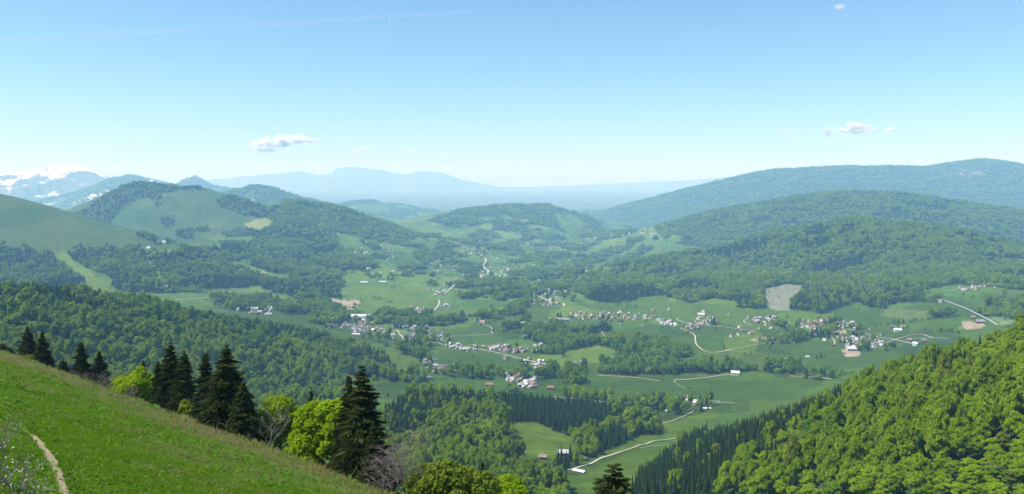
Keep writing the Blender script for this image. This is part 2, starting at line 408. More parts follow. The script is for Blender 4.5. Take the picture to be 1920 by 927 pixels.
# ------------------------------------------------------------------ land cover (what grows or lies where)
# (polygon in photo columns/rows, near, far, fill, conifer share, conifer noise, patch size or 0)
FOREST = [
 # far
 ([(1090,440),(1090,290),(1930,290),(1930,400),(1700,360),(1430,376),(1230,424),(1160,432)], 7200, 12500, 0.9, .18, .7, 0),
 ([(1225,430),(1300,405),(1430,375),(1600,355),(1700,357),(1800,373),(1930,393),(1930,480),(1600,430),(1480,440),(1400,452),(1300,450)], 4100, 6800, .93, .24, .9, 0),
 ([(1230,425),(1300,445),(1400,452),(1440,450),(1350,470),(1300,462),(1240,450)], 3600, 6000, .5, .3, .5, 130),
 ([(1075,545),(1085,528),(1110,518),(1200,492),(1280,478),(1350,466),(1440,440),(1500,425),(1600,408),(1700,415),(1800,430),(1930,458),(1930,545),(1870,540),(1800,531),(1720,543),(1690,562),(1655,582),(1620,574),(1600,566),(1575,580),(1550,588),(1485,582),(1495,560),(1525,536),(1470,533),(1428,548),(1445,580),(1390,582),(1385,566),(1340,558),(1290,570),(1240,553),(1200,558),(1160,570),(1110,565)], 2250, 4300, .93, .25, .95, 0),
 ([(1640,585),(1690,550),(1760,548),(1770,580),(1800,600),(1740,600),(1700,590)], 2000, 3000, .3, .2, .3, 60),
 ([(1820,590),(1870,560),(1930,560),(1930,610),(1880,600)], 1700, 3000, .45, .2, .3, 50),
 ([(800,414),(870,393),(960,380),(1030,380),(1110,402),(1135,420),(1060,442),(980,434),(900,430),(850,428)], 4800, 9000, .62, .4, .5, 260),
 ([(640,400),(700,415),(790,442),(900,432),(1000,432),(1130,428),(1235,440),(1235,480),(1100,518),(960,532),(860,542),(700,522),(640,510),(690,490),(680,456)], 2900, 8500, .33, .3, .5, 95),
 ([(420,362),(490,345),(560,370),(650,390),(640,402),(560,382),(500,392),(440,372)], 5500, 9000, .8, .4, .5, 300),
 ([(590,390),(690,374),(870,395),(860,420),(700,415)], 8500, 12000, .6, .3, .4, 300),
 ([(0,400),(150,350),(240,322),(450,345),(420,372),(330,352),(200,380),(100,402)], 10000, 14500, .75, .5, .5, 400),
 ([(140,408),(160,392),(190,370),(240,346),(275,338),(320,350),(350,356),(300,364),(310,378),(262,372),(236,388),(222,400),(208,420),(185,418),(172,404),(150,412)], 4000, 5600, .93, .9, .2, 0),
 ([(338,352),(345,346),(375,346),(382,357),(348,361)], 4000, 5400, .95, .95, .1, 0),
 ([(408,378),(420,368),(445,368),(500,390),(512,412),(455,405),(420,394)], 3900, 5400, .95, .85, .2, 0),
 ([(284,378),(300,376),(306,386),(292,389)], 4000, 5400, .8, .9, .1, 0),
 ([(300,408),(325,404),(330,420),(306,428)], 3600, 5200, .8, .9, .1, 0),
 ([(335,432),(385,425),(395,440),(360,450),(330,445)], 3400, 5200, .7, .8, .2, 60),
 ([(100,402),(150,400),(150,412),(120,412)], 4300, 5600, .7, .8, .2, 0),
 ([(255,438),(300,455),(340,458),(335,468),(300,462),(268,448)], 2900, 4200, .6, .7, .3, 40),
 ([(500,397),(545,374),(600,380),(640,392),(700,413),(790,440),(720,447),(690,447),(660,440),(625,436),(640,470),(692,478),(692,497),(640,512),(640,548),(560,520),(500,482),(415,470),(420,436),(470,428),(490,432),(512,424)], 2900, 6200, .93, .24, .8, 0),
 # slopes under the pasture on the left
 ([(-20,460),(60,472),(105,476),(120,505),(160,530),(172,550),(-20,550)], 2150, 3800, .95, .5, .6, 0),
 ([(128,476),(150,466),(200,464),(262,470),(285,476),(345,468),(420,465),(500,480),(560,515),(640,548),(640,560),(560,562),(480,536),(420,548),(310,550),(225,548),(200,516),(160,505)], 2250, 4200, .9, .5, .6, 0),
 ([(380,550),(470,560),(560,560),(600,560),(640,575),(640,605),(590,602),(540,600),(520,590),(470,590),(420,580)], 2050, 3300, .5, .35, .5, 60),
 # forested hill left of centre
 ([(-20,546),(100,548),(200,560),(300,574),(400,590),(470,601),(540,608),(580,620),(630,648),(690,655),(748,690),(738,706),(660,706),(622,684),(612,690),(650,716),(690,740),(700,810),(-20,830)], 850, 2080, .94, .16, .75, 0),
 # knoll in the middle
 ([(715,800),(728,775),(800,752),(870,742),(930,745),(950,778),(955,805),(975,850),(985,868),(1010,882),(1060,915),(1065,945),(690,945)], 450, 1520, .95, .05, .12, 0),
 ([(936,748),(1000,752),(1090,765),(1172,776),(1138,794),(1092,812),(1072,818),(1020,794),(955,790)], 950, 1700, 1.0, 1.0, 0, 0),
 ([(1075,825),(1094,803),(1140,792),(1200,778),(1230,792),(1226,812),(1190,818),(1165,838),(1130,846),(1105,868),(1078,858)], 850, 1600, .98, .03, 0, 0),
 ([(1030,868),(1075,858),(1110,872),(1060,890),(1030,885)], 700, 1300, .35, .3, .2, 0),
 ([(1220,806),(1240,800),(1248,808),(1225,815)], 850, 1600, .9, .6, .2, 0),
 # near slope on the right
 ([(1185,945),(1205,900),(1222,880),(1290,830),(1370,790),(1500,742),(1640,700),(1760,660),(1930,612),(2000,600),(2000,945)], 230, 1200, .97, .02, .06, 0),
 # valley floor woods
 ([(1040,655),(1090,640),(1150,640),(1172,656),(1120,649),(1060,659)], 1600, 2600, .9, .25, .4, 0),
 ([(1165,654),(1205,640),(1250,646),(1285,662),(1292,682),(1400,686),(1412,697),(1330,702),(1240,704),(1170,702),(1108,699),(1120,684),(1166,675)], 1500, 2600, .92, .22, .5, 0),
 ([(1000,612),(1060,616),(1090,625),(1140,632),(1180,640),(1100,640),(1040,655),(1000,640),(970,628)], 1600, 2900, .6, .25, .4, 50),
 ([(1090,621),(1123,615),(1125,624),(1095,629)], 1600, 2900, 1, 1, 0, 0),
 ([(1126,614),(1145,610),(1148,622),(1130,624)], 1600, 2900, 1, 1, 0, 0),
 ([(1060,697),(1100,690),(1100,715),(1082,740),(1110,747),(1170,758),(1235,768),(1180,776),(1080,756),(1050,740),(1058,715)], 1350, 2100, .55, .12, .3, 30),
 ([(806,692),(900,700),(1000,704),(1040,692),(1060,702),(1000,714),(930,709),(860,708),(820,706)], 1500, 2200, .7, .15, .3, 0),
 ([(690,712),(720,700),(745,715),(770,700),(790,720),(780,745),(740,740)], 1400, 2100, .35, .3, .3, 30),
 ([(745,655),(770,648),(800,655),(815,680),(790,680)], 1600, 2400, .7, .3, .3, 0),
 ([(580,575),(612,576),(628,590),(662,600),(645,612),(585,606)], 1900, 3000, .85, .3, .4, 0),
 ([(690,597),(720,588),(800,590),(815,602),(880,592),(962,582),(958,566),(985,570),(978,592),(890,602),(820,614),(760,614),(700,607)], 1900, 3100, .62, .35, .4, 40),
 ([(855,562),(950,532),(1000,540),(1080,522),(1065,548),(1000,556),(985,580),(992,612),(950,622),(925,602),(960,582),(930,562)], 2000, 4200, .58, .3, .4, 60),
 ([(600,610),(700,598),(810,618),(840,645),(790,655),(735,645),(680,632),(620,622)], 1800, 2700, 0.14, .35, .3, 30),
 ([(990,545),(1060,540),(1080,570),(1000,578)], 2200, 3300, 0.09, .3, .3, 25),
 ([(1040,590),(1230,590),(1230,607),(1060,603)], 2100, 2900, 0.09, .3, .3, 25),
 ([(1500,600),(1610,600),(1620,628),(1510,628)], 1900, 2500, 0.15, .35, .3, 25),
 ([(1555,630),(1690,634),(1660,662),(1560,655)], 1800, 2400, 0.14, .4, .3, 25),
 ([(1390,597),(1500,597),(1500,625),(1440,625)], 1900, 2500, 0.14, .25, .3, 25),
 ([(1425,686),(1492,688),(1500,702),(1430,700)], 1500, 2100, .7, .2, .3, 0),
 ([(1490,700),(1560,702),(1600,712),(1520,712)], 1400, 2100, .7, .2, .3, 0),
 ([(1440,640),(1500,630),(1508,640),(1450,648)], 1600, 2300, .6, .2, .3, 0),
 ([(1508,628),(1555,622),(1556,632),(1512,634)], 1700, 2300, .95, .9, .1, 0),
 ([(930,655),(1010,652),(1060,668),(1040,675),(960,668)], 1700, 2300, 0.22, .3, .3, 30),
 ([(940,690),(1040,690),(1020,735),(950,735)], 1500, 2100, 0.19, .3, .3, 25),
 ([(1170,755),(1330,740),(1345,775),(1230,790),(1180,775)], 1200, 1750, .3, .4, .3, 20),
 ([(1320,605),(1345,600),(1348,612),(1325,612)], 1800, 2700, .6, .8, .3, 0),
]
CONIF = [  # overrides of the conifer share
 ([(1185,945),(1205,900),(1225,880),(1300,832),(1370,792),(1440,768),(1500,748),(1600,722),(1560,760),(1500,800),(1460,838),(1420,868),(1375,905),(1340,945)], 230, 1200, .93),
 ([(1420,868),(1500,790),(1560,740),(1640,705),(1730,678),(1720,690),(1640,735),(1560,800),(1480,870),(1420,930)], 230, 1200, .42),
 ([(1480,782),(1500,752),(1640,708),(1760,674),(1760,698),(1640,738),(1560,770)], 300, 1200, .85),
 ([(330,578),(470,600),(540,606),(625,640),(620,660),(540,640),(440,620),(330,600)], 1000, 2080, .85),
 ([(-20,546),(120,548),(130,562),(60,572),(-20,590)], 900, 2080, .9),
 ([(690,655),(745,688),(735,703),(690,690),(640,690),(640,675)], 1000, 2080, .75),
 ([(728,778),(800,752),(870,742),(935,745),(945,765),(870,770),(810,785),(790,815),(735,840),(715,800)], 700, 1520, .80),
 ([(935,745),(958,800),(985,868),(965,880),(935,810)], 600, 1520, .45),
 ([(1122,822),(1160,812),(1180,822),(1165,840),(1125,846)], 800, 1500, .98),
 ([(1100,548),(1130,540),(1240,540),(1245,556),(1200,562),(1150,574),(1105,568)], 2250, 4300, .97),
 ([(1520,540),(1600,545),(1700,540),(1720,545),(1690,556),(1650,585),(1560,590),(1485,585),(1500,560)], 2000, 4300, .75),
 ([(1350,450),(1440,440),(1440,452),(1350,475)], 3000, 4500, .8),
 ([(1100,560),(1105,540),(1180,500),(1280,478),(1280,490),(1180,515)], 2800, 4500, .6),
]
CLEAR = [  # no trees although inside a wood
 ([(267,490),(282,490),(320,538),(308,542)], 2000, 4200),
 ([(297,466),(300,460),(340,456),(346,466),(318,474),(300,474)], 2500, 4500),
 ([(400,458),(405,446),(475,443),(470,458)], 2800, 4800),
 ([(362,438),(400,432),(402,440),(370,446)], 2800, 5200),
 ([(455,420),(500,408),(514,422),(488,434),(462,428)], 3000, 6000),
 ([(420,494),(460,486),(480,500),(500,510),(540,514),(548,526),(505,524),(470,512),(430,505)], 2200, 4200),
 ([(376,545),(400,541),(470,540),(468,553),(400,558)], 2000, 3600),
 ([(300,566),(395,556),(400,570),(395,580),(320,576)], 2000, 3400),
 ([(630,470),(690,478),(700,485),(640,480)], 3000, 5500),
 ([(392,632),(400,630),(420,655),(416,664),(404,656)], 1000, 2000),
 ([(1312,872),(1345,862),(1350,872),(1320,884)], 300, 1200),
 ([(1222,918),(1240,905),(1246,912),(1230,930)], 300, 1200),
 ([(1332,818),(1340,812),(1342,830),(1336,836)], 300, 1200),
 ([(640,700),(670,716),(690,738),(655,718)], 1000, 2000),
]
SOIL = [  # (polygon, near, far, colour)
 ([(1430,546),(1470,534),(1524,536),(1496,560),(1486,583),(1452,585),(1442,570)], 2000, 3600, (.14,.145,.10)),
 ([(628,566),(648,562),(672,566),(676,578),(660,580),(640,572)], 2000, 3600, (.24,.19,.13)),
 ([(612,562),(640,560),(642,566),(630,568)], 2000, 3600, (.22,.2,.13)),
 ([(392,632),(400,630),(420,655),(416,664),(404,656)], 1000, 2000, (.26,.2,.15)),
 ([(1312,872),(1345,862),(1350,872),(1320,884)], 300, 1200, (.34,.27,.2)),
 ([(1222,918),(1240,905),(1246,912),(1230,930)], 300, 1200, (.36,.29,.22)),
 ([(1332,818),(1340,812),(1342,830),(1336,836)], 300, 1200, (.34,.27,.2)),
 ([(455,420),(500,408),(514,422),(488,434),(462,428)], 3000, 6000, (.15,.17,.045)),
 ([(1576,660),(1590,654),(1612,660),(1606,666),(1582,668)], 1500, 2400, (.24,.20,.13)),
 ([(1563,621),(1580,618),(1583,624),(1566,627)], 1500, 2500, (.27,.22,.15)),
 ([(1805,606),(1825,600),(1850,612),(1838,618),(1812,616)], 1500, 2500, (.22,.18,.12)),
 ([(1412,634),(1430,631),(1432,635),(1414,637)], 1700, 2500, (.26,.20,.14)),
 ([(1380,625),(1388,624),(1390,627),(1381,628)], 1700, 2500, (.40,.36,.26)),
 ([(465,505),(500,512),(505,520),(480,514)], 2200, 4200, (.22,.2,.12)),
 ([(655,592),(690,591),(698,598),(665,600)], 1900, 2900, (.5,.48,.45)),
 ([(1310,606),(1318,600),(1322,606),(1316,610)], 1900, 2900, (.27,.22,.15)),
 ([(1660,580),(1740,582),(1745,600),(1690,604),(1650,592)], 1900, 2900, (.075,.105,.026)),
 ([(1620,425),(1660,420),(1662,424),(1630,429)], 3500, 5500, (.2,.17,.13)),
 ([(1760,330),(1800,318),(1850,322),(1840,332),(1800,330)], 8000, 10500, (.2,.19,.12)),
 ([(1850,598),(1930,575),(1930,600),(1880,612)], 1600, 2600, (.10,.14,.05)),
]
PASTURE = [([(-200,330),(60,375),(130,398),(300,458),(285,474),(130,472),(105,478),(60,473),(-200,440)], 2300, 4200),
           ([(90,410),(180,370),(260,340),(340,350),(420,365),(500,390),(515,425),(420,440),(360,455),(300,460),(200,425)], 3500, 5800)]
MEADOWS = [  # (polygon, near, far, brightness, yellowness): single hay meadows that stand out
 ([(945,785),(1020,785),(1078,812),(1075,850),(1010,860),(975,845)], 850, 1500, 1.22, .30),
 ([(1075,945),(1090,890),(1200,838),(1290,818),(1320,800),(1200,945)], 700, 1500, 1.12, .18),
 ([(1120,838),(1200,815),(1330,770),(1330,800),(1200,835),(1110,868)], 800, 1700, 1.15, .35),
 ([(975,677),(1060,652),(1120,649),(1166,656),(1150,674),(1080,684),(1000,686)], 1500, 2500, 1.35, .45),
 ([(1090,720),(1240,716),(1520,708),(1540,720),(1480,745),(1320,760),(1120,745)], 1300, 2100, .95, .05),
 ([(830,655),(900,660),(985,682),(960,700),(800,690)], 1600, 2300, .92, .0),
 ([(640,540),(830,535),(850,555),(800,575),(690,590),(650,555)], 2300, 3800, 1.15, .25),
 ([(640,515),(700,505),(850,520),(840,535),(660,530)], 2300, 3800, 1.2, .3),
 ([(640,635),(760,660),(800,690),(760,700),(700,690)], 1500, 2400, 1.1, .35),
 ([(820,712),(960,712),(950,732),(830,738)], 1500, 2100, 1.05, .05),
 ([(1480,640),(1560,640),(1700,665),(1640,690),(1500,690)], 1500, 2300, .9, .0),
 ([(1140,590),(1290,560),(1420,600),(1300,600)], 2000, 3000, 1.0, .3),
 ([(1800,555),(1930,540),(1930,575),(1850,600)], 1700, 2800, 1.05, .15),
 ([(112,478),(140,480),(170,510),(215,548),(180,556),(150,525)], 2200, 3600, 1.1, .55),
]

for _L in (FOREST, CONIF, CLEAR, SOIL, PASTURE, MEADOWS):
    for _i, _t in enumerate(_L): _L[_i] = (_t[0], D(_t[1]), D(_t[2]))+tuple(_t[3:])

def forest_fields(x, y, z):
    """fill probability and conifer share at world points"""
    px, py = project(x, y, z)
    d = y
    # borders wander by some 20 m
    wob = np.clip(F*26.0/np.maximum(d, 300.0), 3, 30)*sstep(900, 1500, d)
    px = px + wob*2.2*(fbm(x/55, y/55, 61, 3)-.5); py = py + wob*0.55*(fbm(x/55, y/55, 62, 3)-.5)
    fill = np.zeros(len(x)); con = np.zeros(len(x))
    for poly, d0, d1, f, c, cn, patch in FOREST:
        m = pip(px, py, poly) & (d > d0) & (d < d1)
        if not m.any(): continue
        xm, ym = x[m], y[m]
        if patch:
            nz = fbm(xm/patch*0.8, ym/patch*0.5, 77, 4)
            th = 0.5 + (0.5-f)*0.42
            ff = sstep(th-0.02, th+0.02, nz)*0.95
        else:
            ff = np.full(len(xm), f)
        sc = 60 if d1 < 2900 else 200
        nc = fbm(xm/sc, ym/sc, 41, 3)
        cc = np.clip(c + cn*3.2*(nc-0.5), 0, 1)
        old = fill[m]
        upd = ff > old
        con_m = con[m]; con_m[upd] = cc[upd]; con[m] = con_m
        fill[m] = np.maximum(old, ff)
    for poly, d0, d1, c in CONIF:
        m = pip(px, py, poly) & (d > d0) & (d < d1)
        con[m] = c
    for poly, d0, d1 in CLEAR:
        m = pip(px, py, poly) & (d > d0) & (d < d1)
        fill[m] = 0
    return fill, con, px, py

def ground_color(x, y, z, fill, px, py):
    n = len(x); d = y; r = np.hypot(x, y)
    # meadows, cut into fields
    cs = 150.0
    wx = x + 60*(fbm(x/200, y/200, 8, 2)-.5); wy = y*0.62 + 60*(fbm(x/200, y/200, 9, 2)-.5)
    ix, iy = np.floor(wx/cs), np.floor(wy/cs)
    best = np.full(n, 1e9); cid = np.zeros(n)
    for a in (-1, 0, 1):
        for b in (-1, 0, 1):
            jx = (ix+a+_hash(ix+a, iy+b, 1))*cs; jy = (iy+b+_hash(ix+a, iy+b, 2))*cs
            dd = (wx-jx)**2+(wy-jy)**2
            c = dd < best
            best = np.where(c, dd, best); cid = np.where(c, _hash(ix+a, iy+b, 3), cid)
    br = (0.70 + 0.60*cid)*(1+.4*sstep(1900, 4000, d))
    yl = np.clip(((cid*7.31) % 1)*0.5-0.1, 0, 1)
    for poly, d0, d1, b_, y_ in MEADOWS:
        m = pip(px, py, poly) & (d > d0) & (d < d1)
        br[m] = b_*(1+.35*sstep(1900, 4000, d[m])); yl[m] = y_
    n1 = fbm(x/35, y/35, 55, 3); n2 = fbm(x/220, y/220, 66, 3)
    br = br*(0.78+0.44*n1)
    yl = np.clip(yl + 0.5*(n2-0.5), 0, 1)
    A = np.array([.034, .070, .006]); B = np.array([.074, .100, .008])
    col = (A[None]*(1-yl[:, None]) + B[None]*yl[:, None])*br[:, None]
    for poly, d0, d1 in PASTURE:
        m = pip(px, py, poly) & (d > d0) & (d < d1)
        q = sstep(.3, .7, fbm(x[m]/160, y[m]/160, 12, 5))[:, None]
        col[m] = np.array([.050, .080, .022])*(1-q) + np.array([.028, .066, .014])*q
    ff = np.clip(fill*1.25-0.1, 0, 1)[:, None]
    col = col*(1-ff) + np.array([.034, .060, .018])*ff
    for poly, d0, d1, c in SOIL:
        m = pip(px, py, poly) & (d > d0) & (d < d1)
        q = (0.75+0.5*fbm(x[m]/14, y[m]/14, 15, 3))[:, None]
        col[m] = np.array(c)*q
    # far country: woods, rock and, high up in the east, snow
    far = sstep(14800, 16000, r)[:, None]
    rock = np.array([.075, .11, .07])*(0.7+0.6*fbm(x/500, y/500, 19, 4))[:, None]
    col = col*(1-far)+rock*far
    hi = (r > 17200)
    if hi.any():
        q = fbm(x[hi]/300, y[hi]/500, 39, 4)
        col[hi] = np.array([.085, .095, .095])*(0.7+0.6*q)[:, None]
    # the meadow in front
    nr = r < 420
    if nr.any():
        q = fbm(x[nr]/6, y[nr]/6, 71, 4); q2 = fbm(x[nr]/24, y[nr]/24, 72, 3)
        s = fore_s(x[nr], y[nr])
        t = np.clip(sstep(.5, .75, q2)*0.3 + np.exp(-((s+2)/8.0)**2)*0.55 + 0.5*(q-.5), 0, 1)[:, None]
        col[nr] = (np.array([.060, .115, .010])*(1-t) + np.array([.130, .125, .045])*t)*(0.75+0.5*q)[:, None]
    return col

def field_border(x, y):
    cs = 150.0
    wx = x + 60*(fbm(x/200, y/200, 8, 2)-.5); wy = y*0.62 + 60*(fbm(x/200, y/200, 9, 2)-.5)
    ix, iy = np.floor(wx/cs), np.floor(wy/cs)
    f1 = np.full(len(x), 1e9); f2 = np.full(len(x), 1e9)
    for a in (-1, 0, 1):
        for b in (-1, 0, 1):
            jx = (ix+a+_hash(ix+a, iy+b, 1))*cs; jy = (iy+b+_hash(ix+a, iy+b, 2))*cs
            dd = np.sqrt((wx-jx)**2+(wy-jy)**2)
            f2 = np.minimum(f2, np.maximum(f1, dd)); f1 = np.minimum(f1, dd)
    return f2-f1

# ------------------------------------------------------------------ materials
def new_mat(name):
    m = bpy.data.materials.new(name)
    m.use_nodes = True
    nt = m.node_tree
    nt.nodes.clear()
    return m, nt.nodes, nt.links

def bsdf_mat(name, color, rough=0.8, spec=0.2, noise=None, bump=0.0, nscale=5.0, amount=0.3, metallic=0.0, rand=0.0):
    m, N, L = new_mat(name)
    out = N.new("ShaderNodeOutputMaterial"); b = N.new("ShaderNodeBsdfPrincipled")
    b.inputs["Roughness"].default_value = rough
    b.inputs["Specular IOR Level"].default_value = spec
    b.inputs["Metallic"].default_value = metallic
    L.new(b.outputs[0], out.inputs[0])
    tc = N.new("ShaderNodeNewGeometry")
    nz = N.new("ShaderNodeTexNoise"); nz.inputs["Scale"].default_value = nscale; nz.inputs["Detail"].default_value = 4
    L.new(tc.outputs["Position"], nz.inputs["Vector"])
    mr = N.new("ShaderNodeMapRange"); mr.inputs[3].default_value = 1-amount; mr.inputs[4].default_value = 1+amount
    L.new(nz.outputs[0], mr.inputs[0])
    mx = N.new("ShaderNodeVectorMath"); mx.operation = 'SCALE'
    mx.inputs[0].default_value = color
    L.new(mr.outputs[0], mx.inputs["Scale"])
    if rand:
        oi = N.new("ShaderNodeObjectInfo")
        m2 = N.new("ShaderNodeMapRange"); m2.inputs[3].default_value = 1-rand; m2.inputs[4].default_value = 1+rand
        L.new(oi.outputs["Random"], m2.inputs[0])
        mm = N.new("ShaderNodeVectorMath"); mm.operation = 'SCALE'
        L.new(mx.outputs[0], mm.inputs[0]); L.new(m2.outputs[0], mm.inputs["Scale"])
        mx = mm
    L.new(mx.outputs[0], b.inputs["Base Color"])
    if bump:
        bp = N.new("ShaderNodeBump"); bp.inputs["Strength"].default_value = bump
        L.new(nz.outputs[0], bp.inputs["Height"]); L.new(bp.outputs[0], b.inputs["Normal"])
    return m

def leaf_mat(name, c1, c2, trans=0.35, tcol=None, rough=0.7):
    """foliage: colour drifts between c1 and c2 from tree to tree and leaf to leaf"""
    m, N, L = new_mat(name)
    out = N.new("ShaderNodeOutputMaterial")
    oi = N.new("ShaderNodeObjectInfo")
    at = N.new("ShaderNodeAttribute"); at.attribute_name = "tone"
    ad = N.new("ShaderNodeMath"); ad.operation = 'MULTIPLY_ADD'; ad.inputs[1].default_value = 0.65
    L.new(oi.outputs["Random"], ad.inputs[0])
    m2 = N.new("ShaderNodeMath"); m2.operation = 'MULTIPLY'; m2.inputs[1].default_value = 0.35
    L.new(at.outputs["Fac"], m2.inputs[0]); L.new(m2.outputs[0], ad.inputs[2])
    mx = N.new("ShaderNodeMix"); mx.data_type = 'RGBA'
    mx.inputs["A"].default_value = (*c1, 1); mx.inputs["B"].default_value = (*c2, 1)
    L.new(ad.outputs[0], mx.inputs["Factor"])
    df = N.new("ShaderNodeBsdfDiffuse"); L.new(mx.outputs["Result"], df.inputs[0])
    tr = N.new("ShaderNodeBsdfTranslucent")
    if tcol:
        tm = N.new("ShaderNodeMix"); tm.data_type = 'RGBA'; tm.blend_type = 'MULTIPLY'; tm.inputs["Factor"].default_value = 1
        tm.inputs["B"].default_value = (*tcol, 1); L.new(mx.outputs["Result"], tm.inputs["A"]); L.new(tm.outputs["Result"], tr.inputs[0])
    else:
        L.new(mx.outputs["Result"], tr.inputs[0])
    ms = N.new("ShaderNodeMixShader"); ms.inputs[0].default_value = trans
    L.new(df.outputs[0], ms.inputs[1]); L.new(tr.outputs[0], ms.inputs[2])
    L.new(ms.outputs[0], out.inputs[0])
    return m

def terrain_mat(name, fine=1.0, scale=0.05, bump=0.3, dist=3.0, snow=False):
    m, N, L = new_mat(name)
    out = N.new("ShaderNodeOutputMaterial"); b = N.new("ShaderNodeBsdfPrincipled")
    b.inputs["Roughness"].default_value = 0.9; b.inputs["Specular IOR Level"].default_value = 0.1
    L.new(b.outputs[0], out.inputs[0])
    at = N.new("ShaderNodeAttribute"); at.attribute_name = "cover"
    geo = N.new("ShaderNodeNewGeometry")
    nz = N.new("ShaderNodeTexNoise"); nz.inputs["Scale"].default_value = scale; nz.inputs["Detail"].default_value = 8; nz.inputs["Roughness"].default_value = 0.65
    L.new(geo.outputs["Position"], nz.inputs["Vector"])
    mr = N.new("ShaderNodeMapRange"); mr.inputs[1].default_value = 0.25; mr.inputs[2].default_value = 0.75
    mr.inputs[3].default_value = 1-0.3*fine; mr.inputs[4].default_value = 1+0.3*fine
    L.new(nz.outputs[0], mr.inputs[0])
    mp = N.new("ShaderNodeMapping"); mp.inputs["Rotation"].default_value = (0, 0, .5); mp.inputs["Scale"].default_value = (scale*.25, scale*2.2, scale)
    L.new(geo.outputs["Position"], mp.inputs["Vector"])
    n2 = N.new("ShaderNodeTexNoise"); n2.inputs["Scale"].default_value = 1.0; n2.inputs["Detail"].default_value = 5
    L.new(mp.outputs[0], n2.inputs["Vector"])
    mr2 = N.new("ShaderNodeMapRange"); mr2.inputs[1].default_value = 0.3; mr2.inputs[2].default_value = 0.7; mr2.inputs[3].default_value = .80; mr2.inputs[4].default_value = 1.2
    L.new(n2.outputs[0], mr2.inputs[0])
    mu = N.new("ShaderNodeMath"); mu.operation = 'MULTIPLY'
    L.new(mr.outputs[0], mu.inputs[0]); L.new(mr2.outputs[0], mu.inputs[1])
    sc = N.new("ShaderNodeVectorMath"); sc.operation = 'SCALE'
    L.new(at.outputs["Color"], sc.inputs[0]); L.new(mu.outputs[0], sc.inputs["Scale"])
    if snow:
        sa = N.new("ShaderNodeAttribute"); sa.attribute_name = "snow"
        mp3 = N.new("ShaderNodeMapping"); mp3.inputs["Rotation"].default_value = (0, .5, 0); mp3.inputs["Scale"].default_value = (.0016, .0016, .0042)
        L.new(geo.outputs["Position"], mp3.inputs["Vector"])
        n3 = N.new("ShaderNodeTexNoise"); n3.inputs["Scale"].default_value = 1.0; n3.inputs["Detail"].default_value = 9; n3.inputs["Roughness"].default_value = .62
        L.new(mp3.outputs[0], n3.inputs["Vector"])
        sm = N.new("ShaderNodeMath"); sm.operation = 'ADD'
        L.new(n3.outputs[0], sm.inputs[0]); L.new(sa.outputs["Fac"], sm.inputs[1])
        r3 = N.new("ShaderNodeMapRange"); r3.inputs[1].default_value = .53; r3.inputs[2].default_value = .60
        L.new(sm.outputs[0], r3.inputs[0])
        mx3 = N.new("ShaderNodeMix"); mx3.data_type = 'RGBA'; mx3.inputs["B"].default_value = (.82, .85, .90, 1)
        L.new(r3.outputs[0], mx3.inputs["Factor"]); L.new(sc.outputs[0], mx3.inputs["A"]); L.new(mx3.outputs["Result"], b.inputs["Base Color"])
    else:
        L.new(sc.outputs[0], b.inputs["Base Color"])
    if bump:
        bp = N.new("ShaderNodeBump"); bp.inputs["Strength"].default_value = bump; bp.inputs["Distance"].default_value = dist
        L.new(nz.outputs[0], bp.inputs["Height"]); L.new(bp.outputs[0], b.inputs["Normal"])
    return m

M = {}
M['meadow'] = terrain_mat("meadow_ground", 1.0, 1.2, 0.5, 0.3)
M['terrain'] = terrain_mat("valley_ground", 0.8, 0.06, 0.25, 2.0)
M['mountain'] = terrain_mat("mountain_ground", 0.8, 0.006, 0.7, 60.0, True)
M['beech'] = leaf_mat("beech_leaves", (.165, .275, .008), (.290, .410, .015), 0.52, (1.1, 1.0, .6))
M['mixed'] = leaf_mat("broadleaf_leaves", (.105, .205, .013), (.225, .345, .022), 0.48, (1.1, 1.0, .7))
M['olive'] = leaf_mat("olive_leaves", (.115, .165, .018), (.205, .255, .030), 0.42)
M['spruce'] = leaf_mat("spruce_needles", (.016, .036, .014), (.040, .070, .020), 0.14)
M['spruce_near'] = leaf_mat("near_spruce_needles", (.024, .036, .010), (.055, .068, .018), 0.18)
M['spruce_tan'] = leaf_mat("spruce_needles_with_cones", (.018, .034, .010), (.044, .052, .016), 0.16)
M['bark'] = bsdf_mat("bark", (.085, .065, .05), 0.9, 0.1, nscale=3, amount=.4)
M['greybark'] = bsdf_mat("grey_bark", (.20, .175, .155), 0.9, 0.1, nscale=4, amount=.35)
M['twig'] = bsdf_mat("twigs", (.155, .13, .118), 0.9, 0.1, nscale=2, amount=.3)
M['bud'] = leaf_mat("pale_buds", (.45, .42, .30), (.70, .68, .58), 0.3)
M['grass'] = leaf_mat("meadow_grass", (.085, .195, .008), (.195, .315, .018), 0.44)
M['dry'] = leaf_mat("dry_grass", (.240, .220, .075), (.400, .350, .170), 0.38)
M['weed'] = leaf_mat("weed_leaves", (.060, .150, .014), (.130, .245, .035), 0.38)
M['road'] = bsdf_mat("pale_asphalt", (.29, .29, .275), 0.85, 0.2, nscale=.2, amount=.15)
M['gravel'] = bsdf_mat("gravel", (.36, .335, .25), 0.9, 0.1, nscale=.3, amount=.2)
M['dirt'] = bsdf_mat("trodden_dirt", (.26, .215, .125), 0.95, 0.1, nscale=3.5, amount=.45, bump=.5)
M['wall_white'] = bsdf_mat("white_render", (.60, .58, .54), 0.85, 0.2, nscale=.7, amount=.12)
M['wall_cream'] = bsdf_mat("cream_render", (.40, .35, .27), 0.85, 0.2, nscale=.7, amount=.15)
M['wall_wood'] = bsdf_mat("weathered_boards", (.16, .11, .075), 0.85, 0.2, nscale=1.2, amount=.3)
M['roof_pale'] = bsdf_mat("pale_sheet_roof", (.36, .36, .37), 0.5, 0.4, nscale=.8, amount=.15, rand=.2)
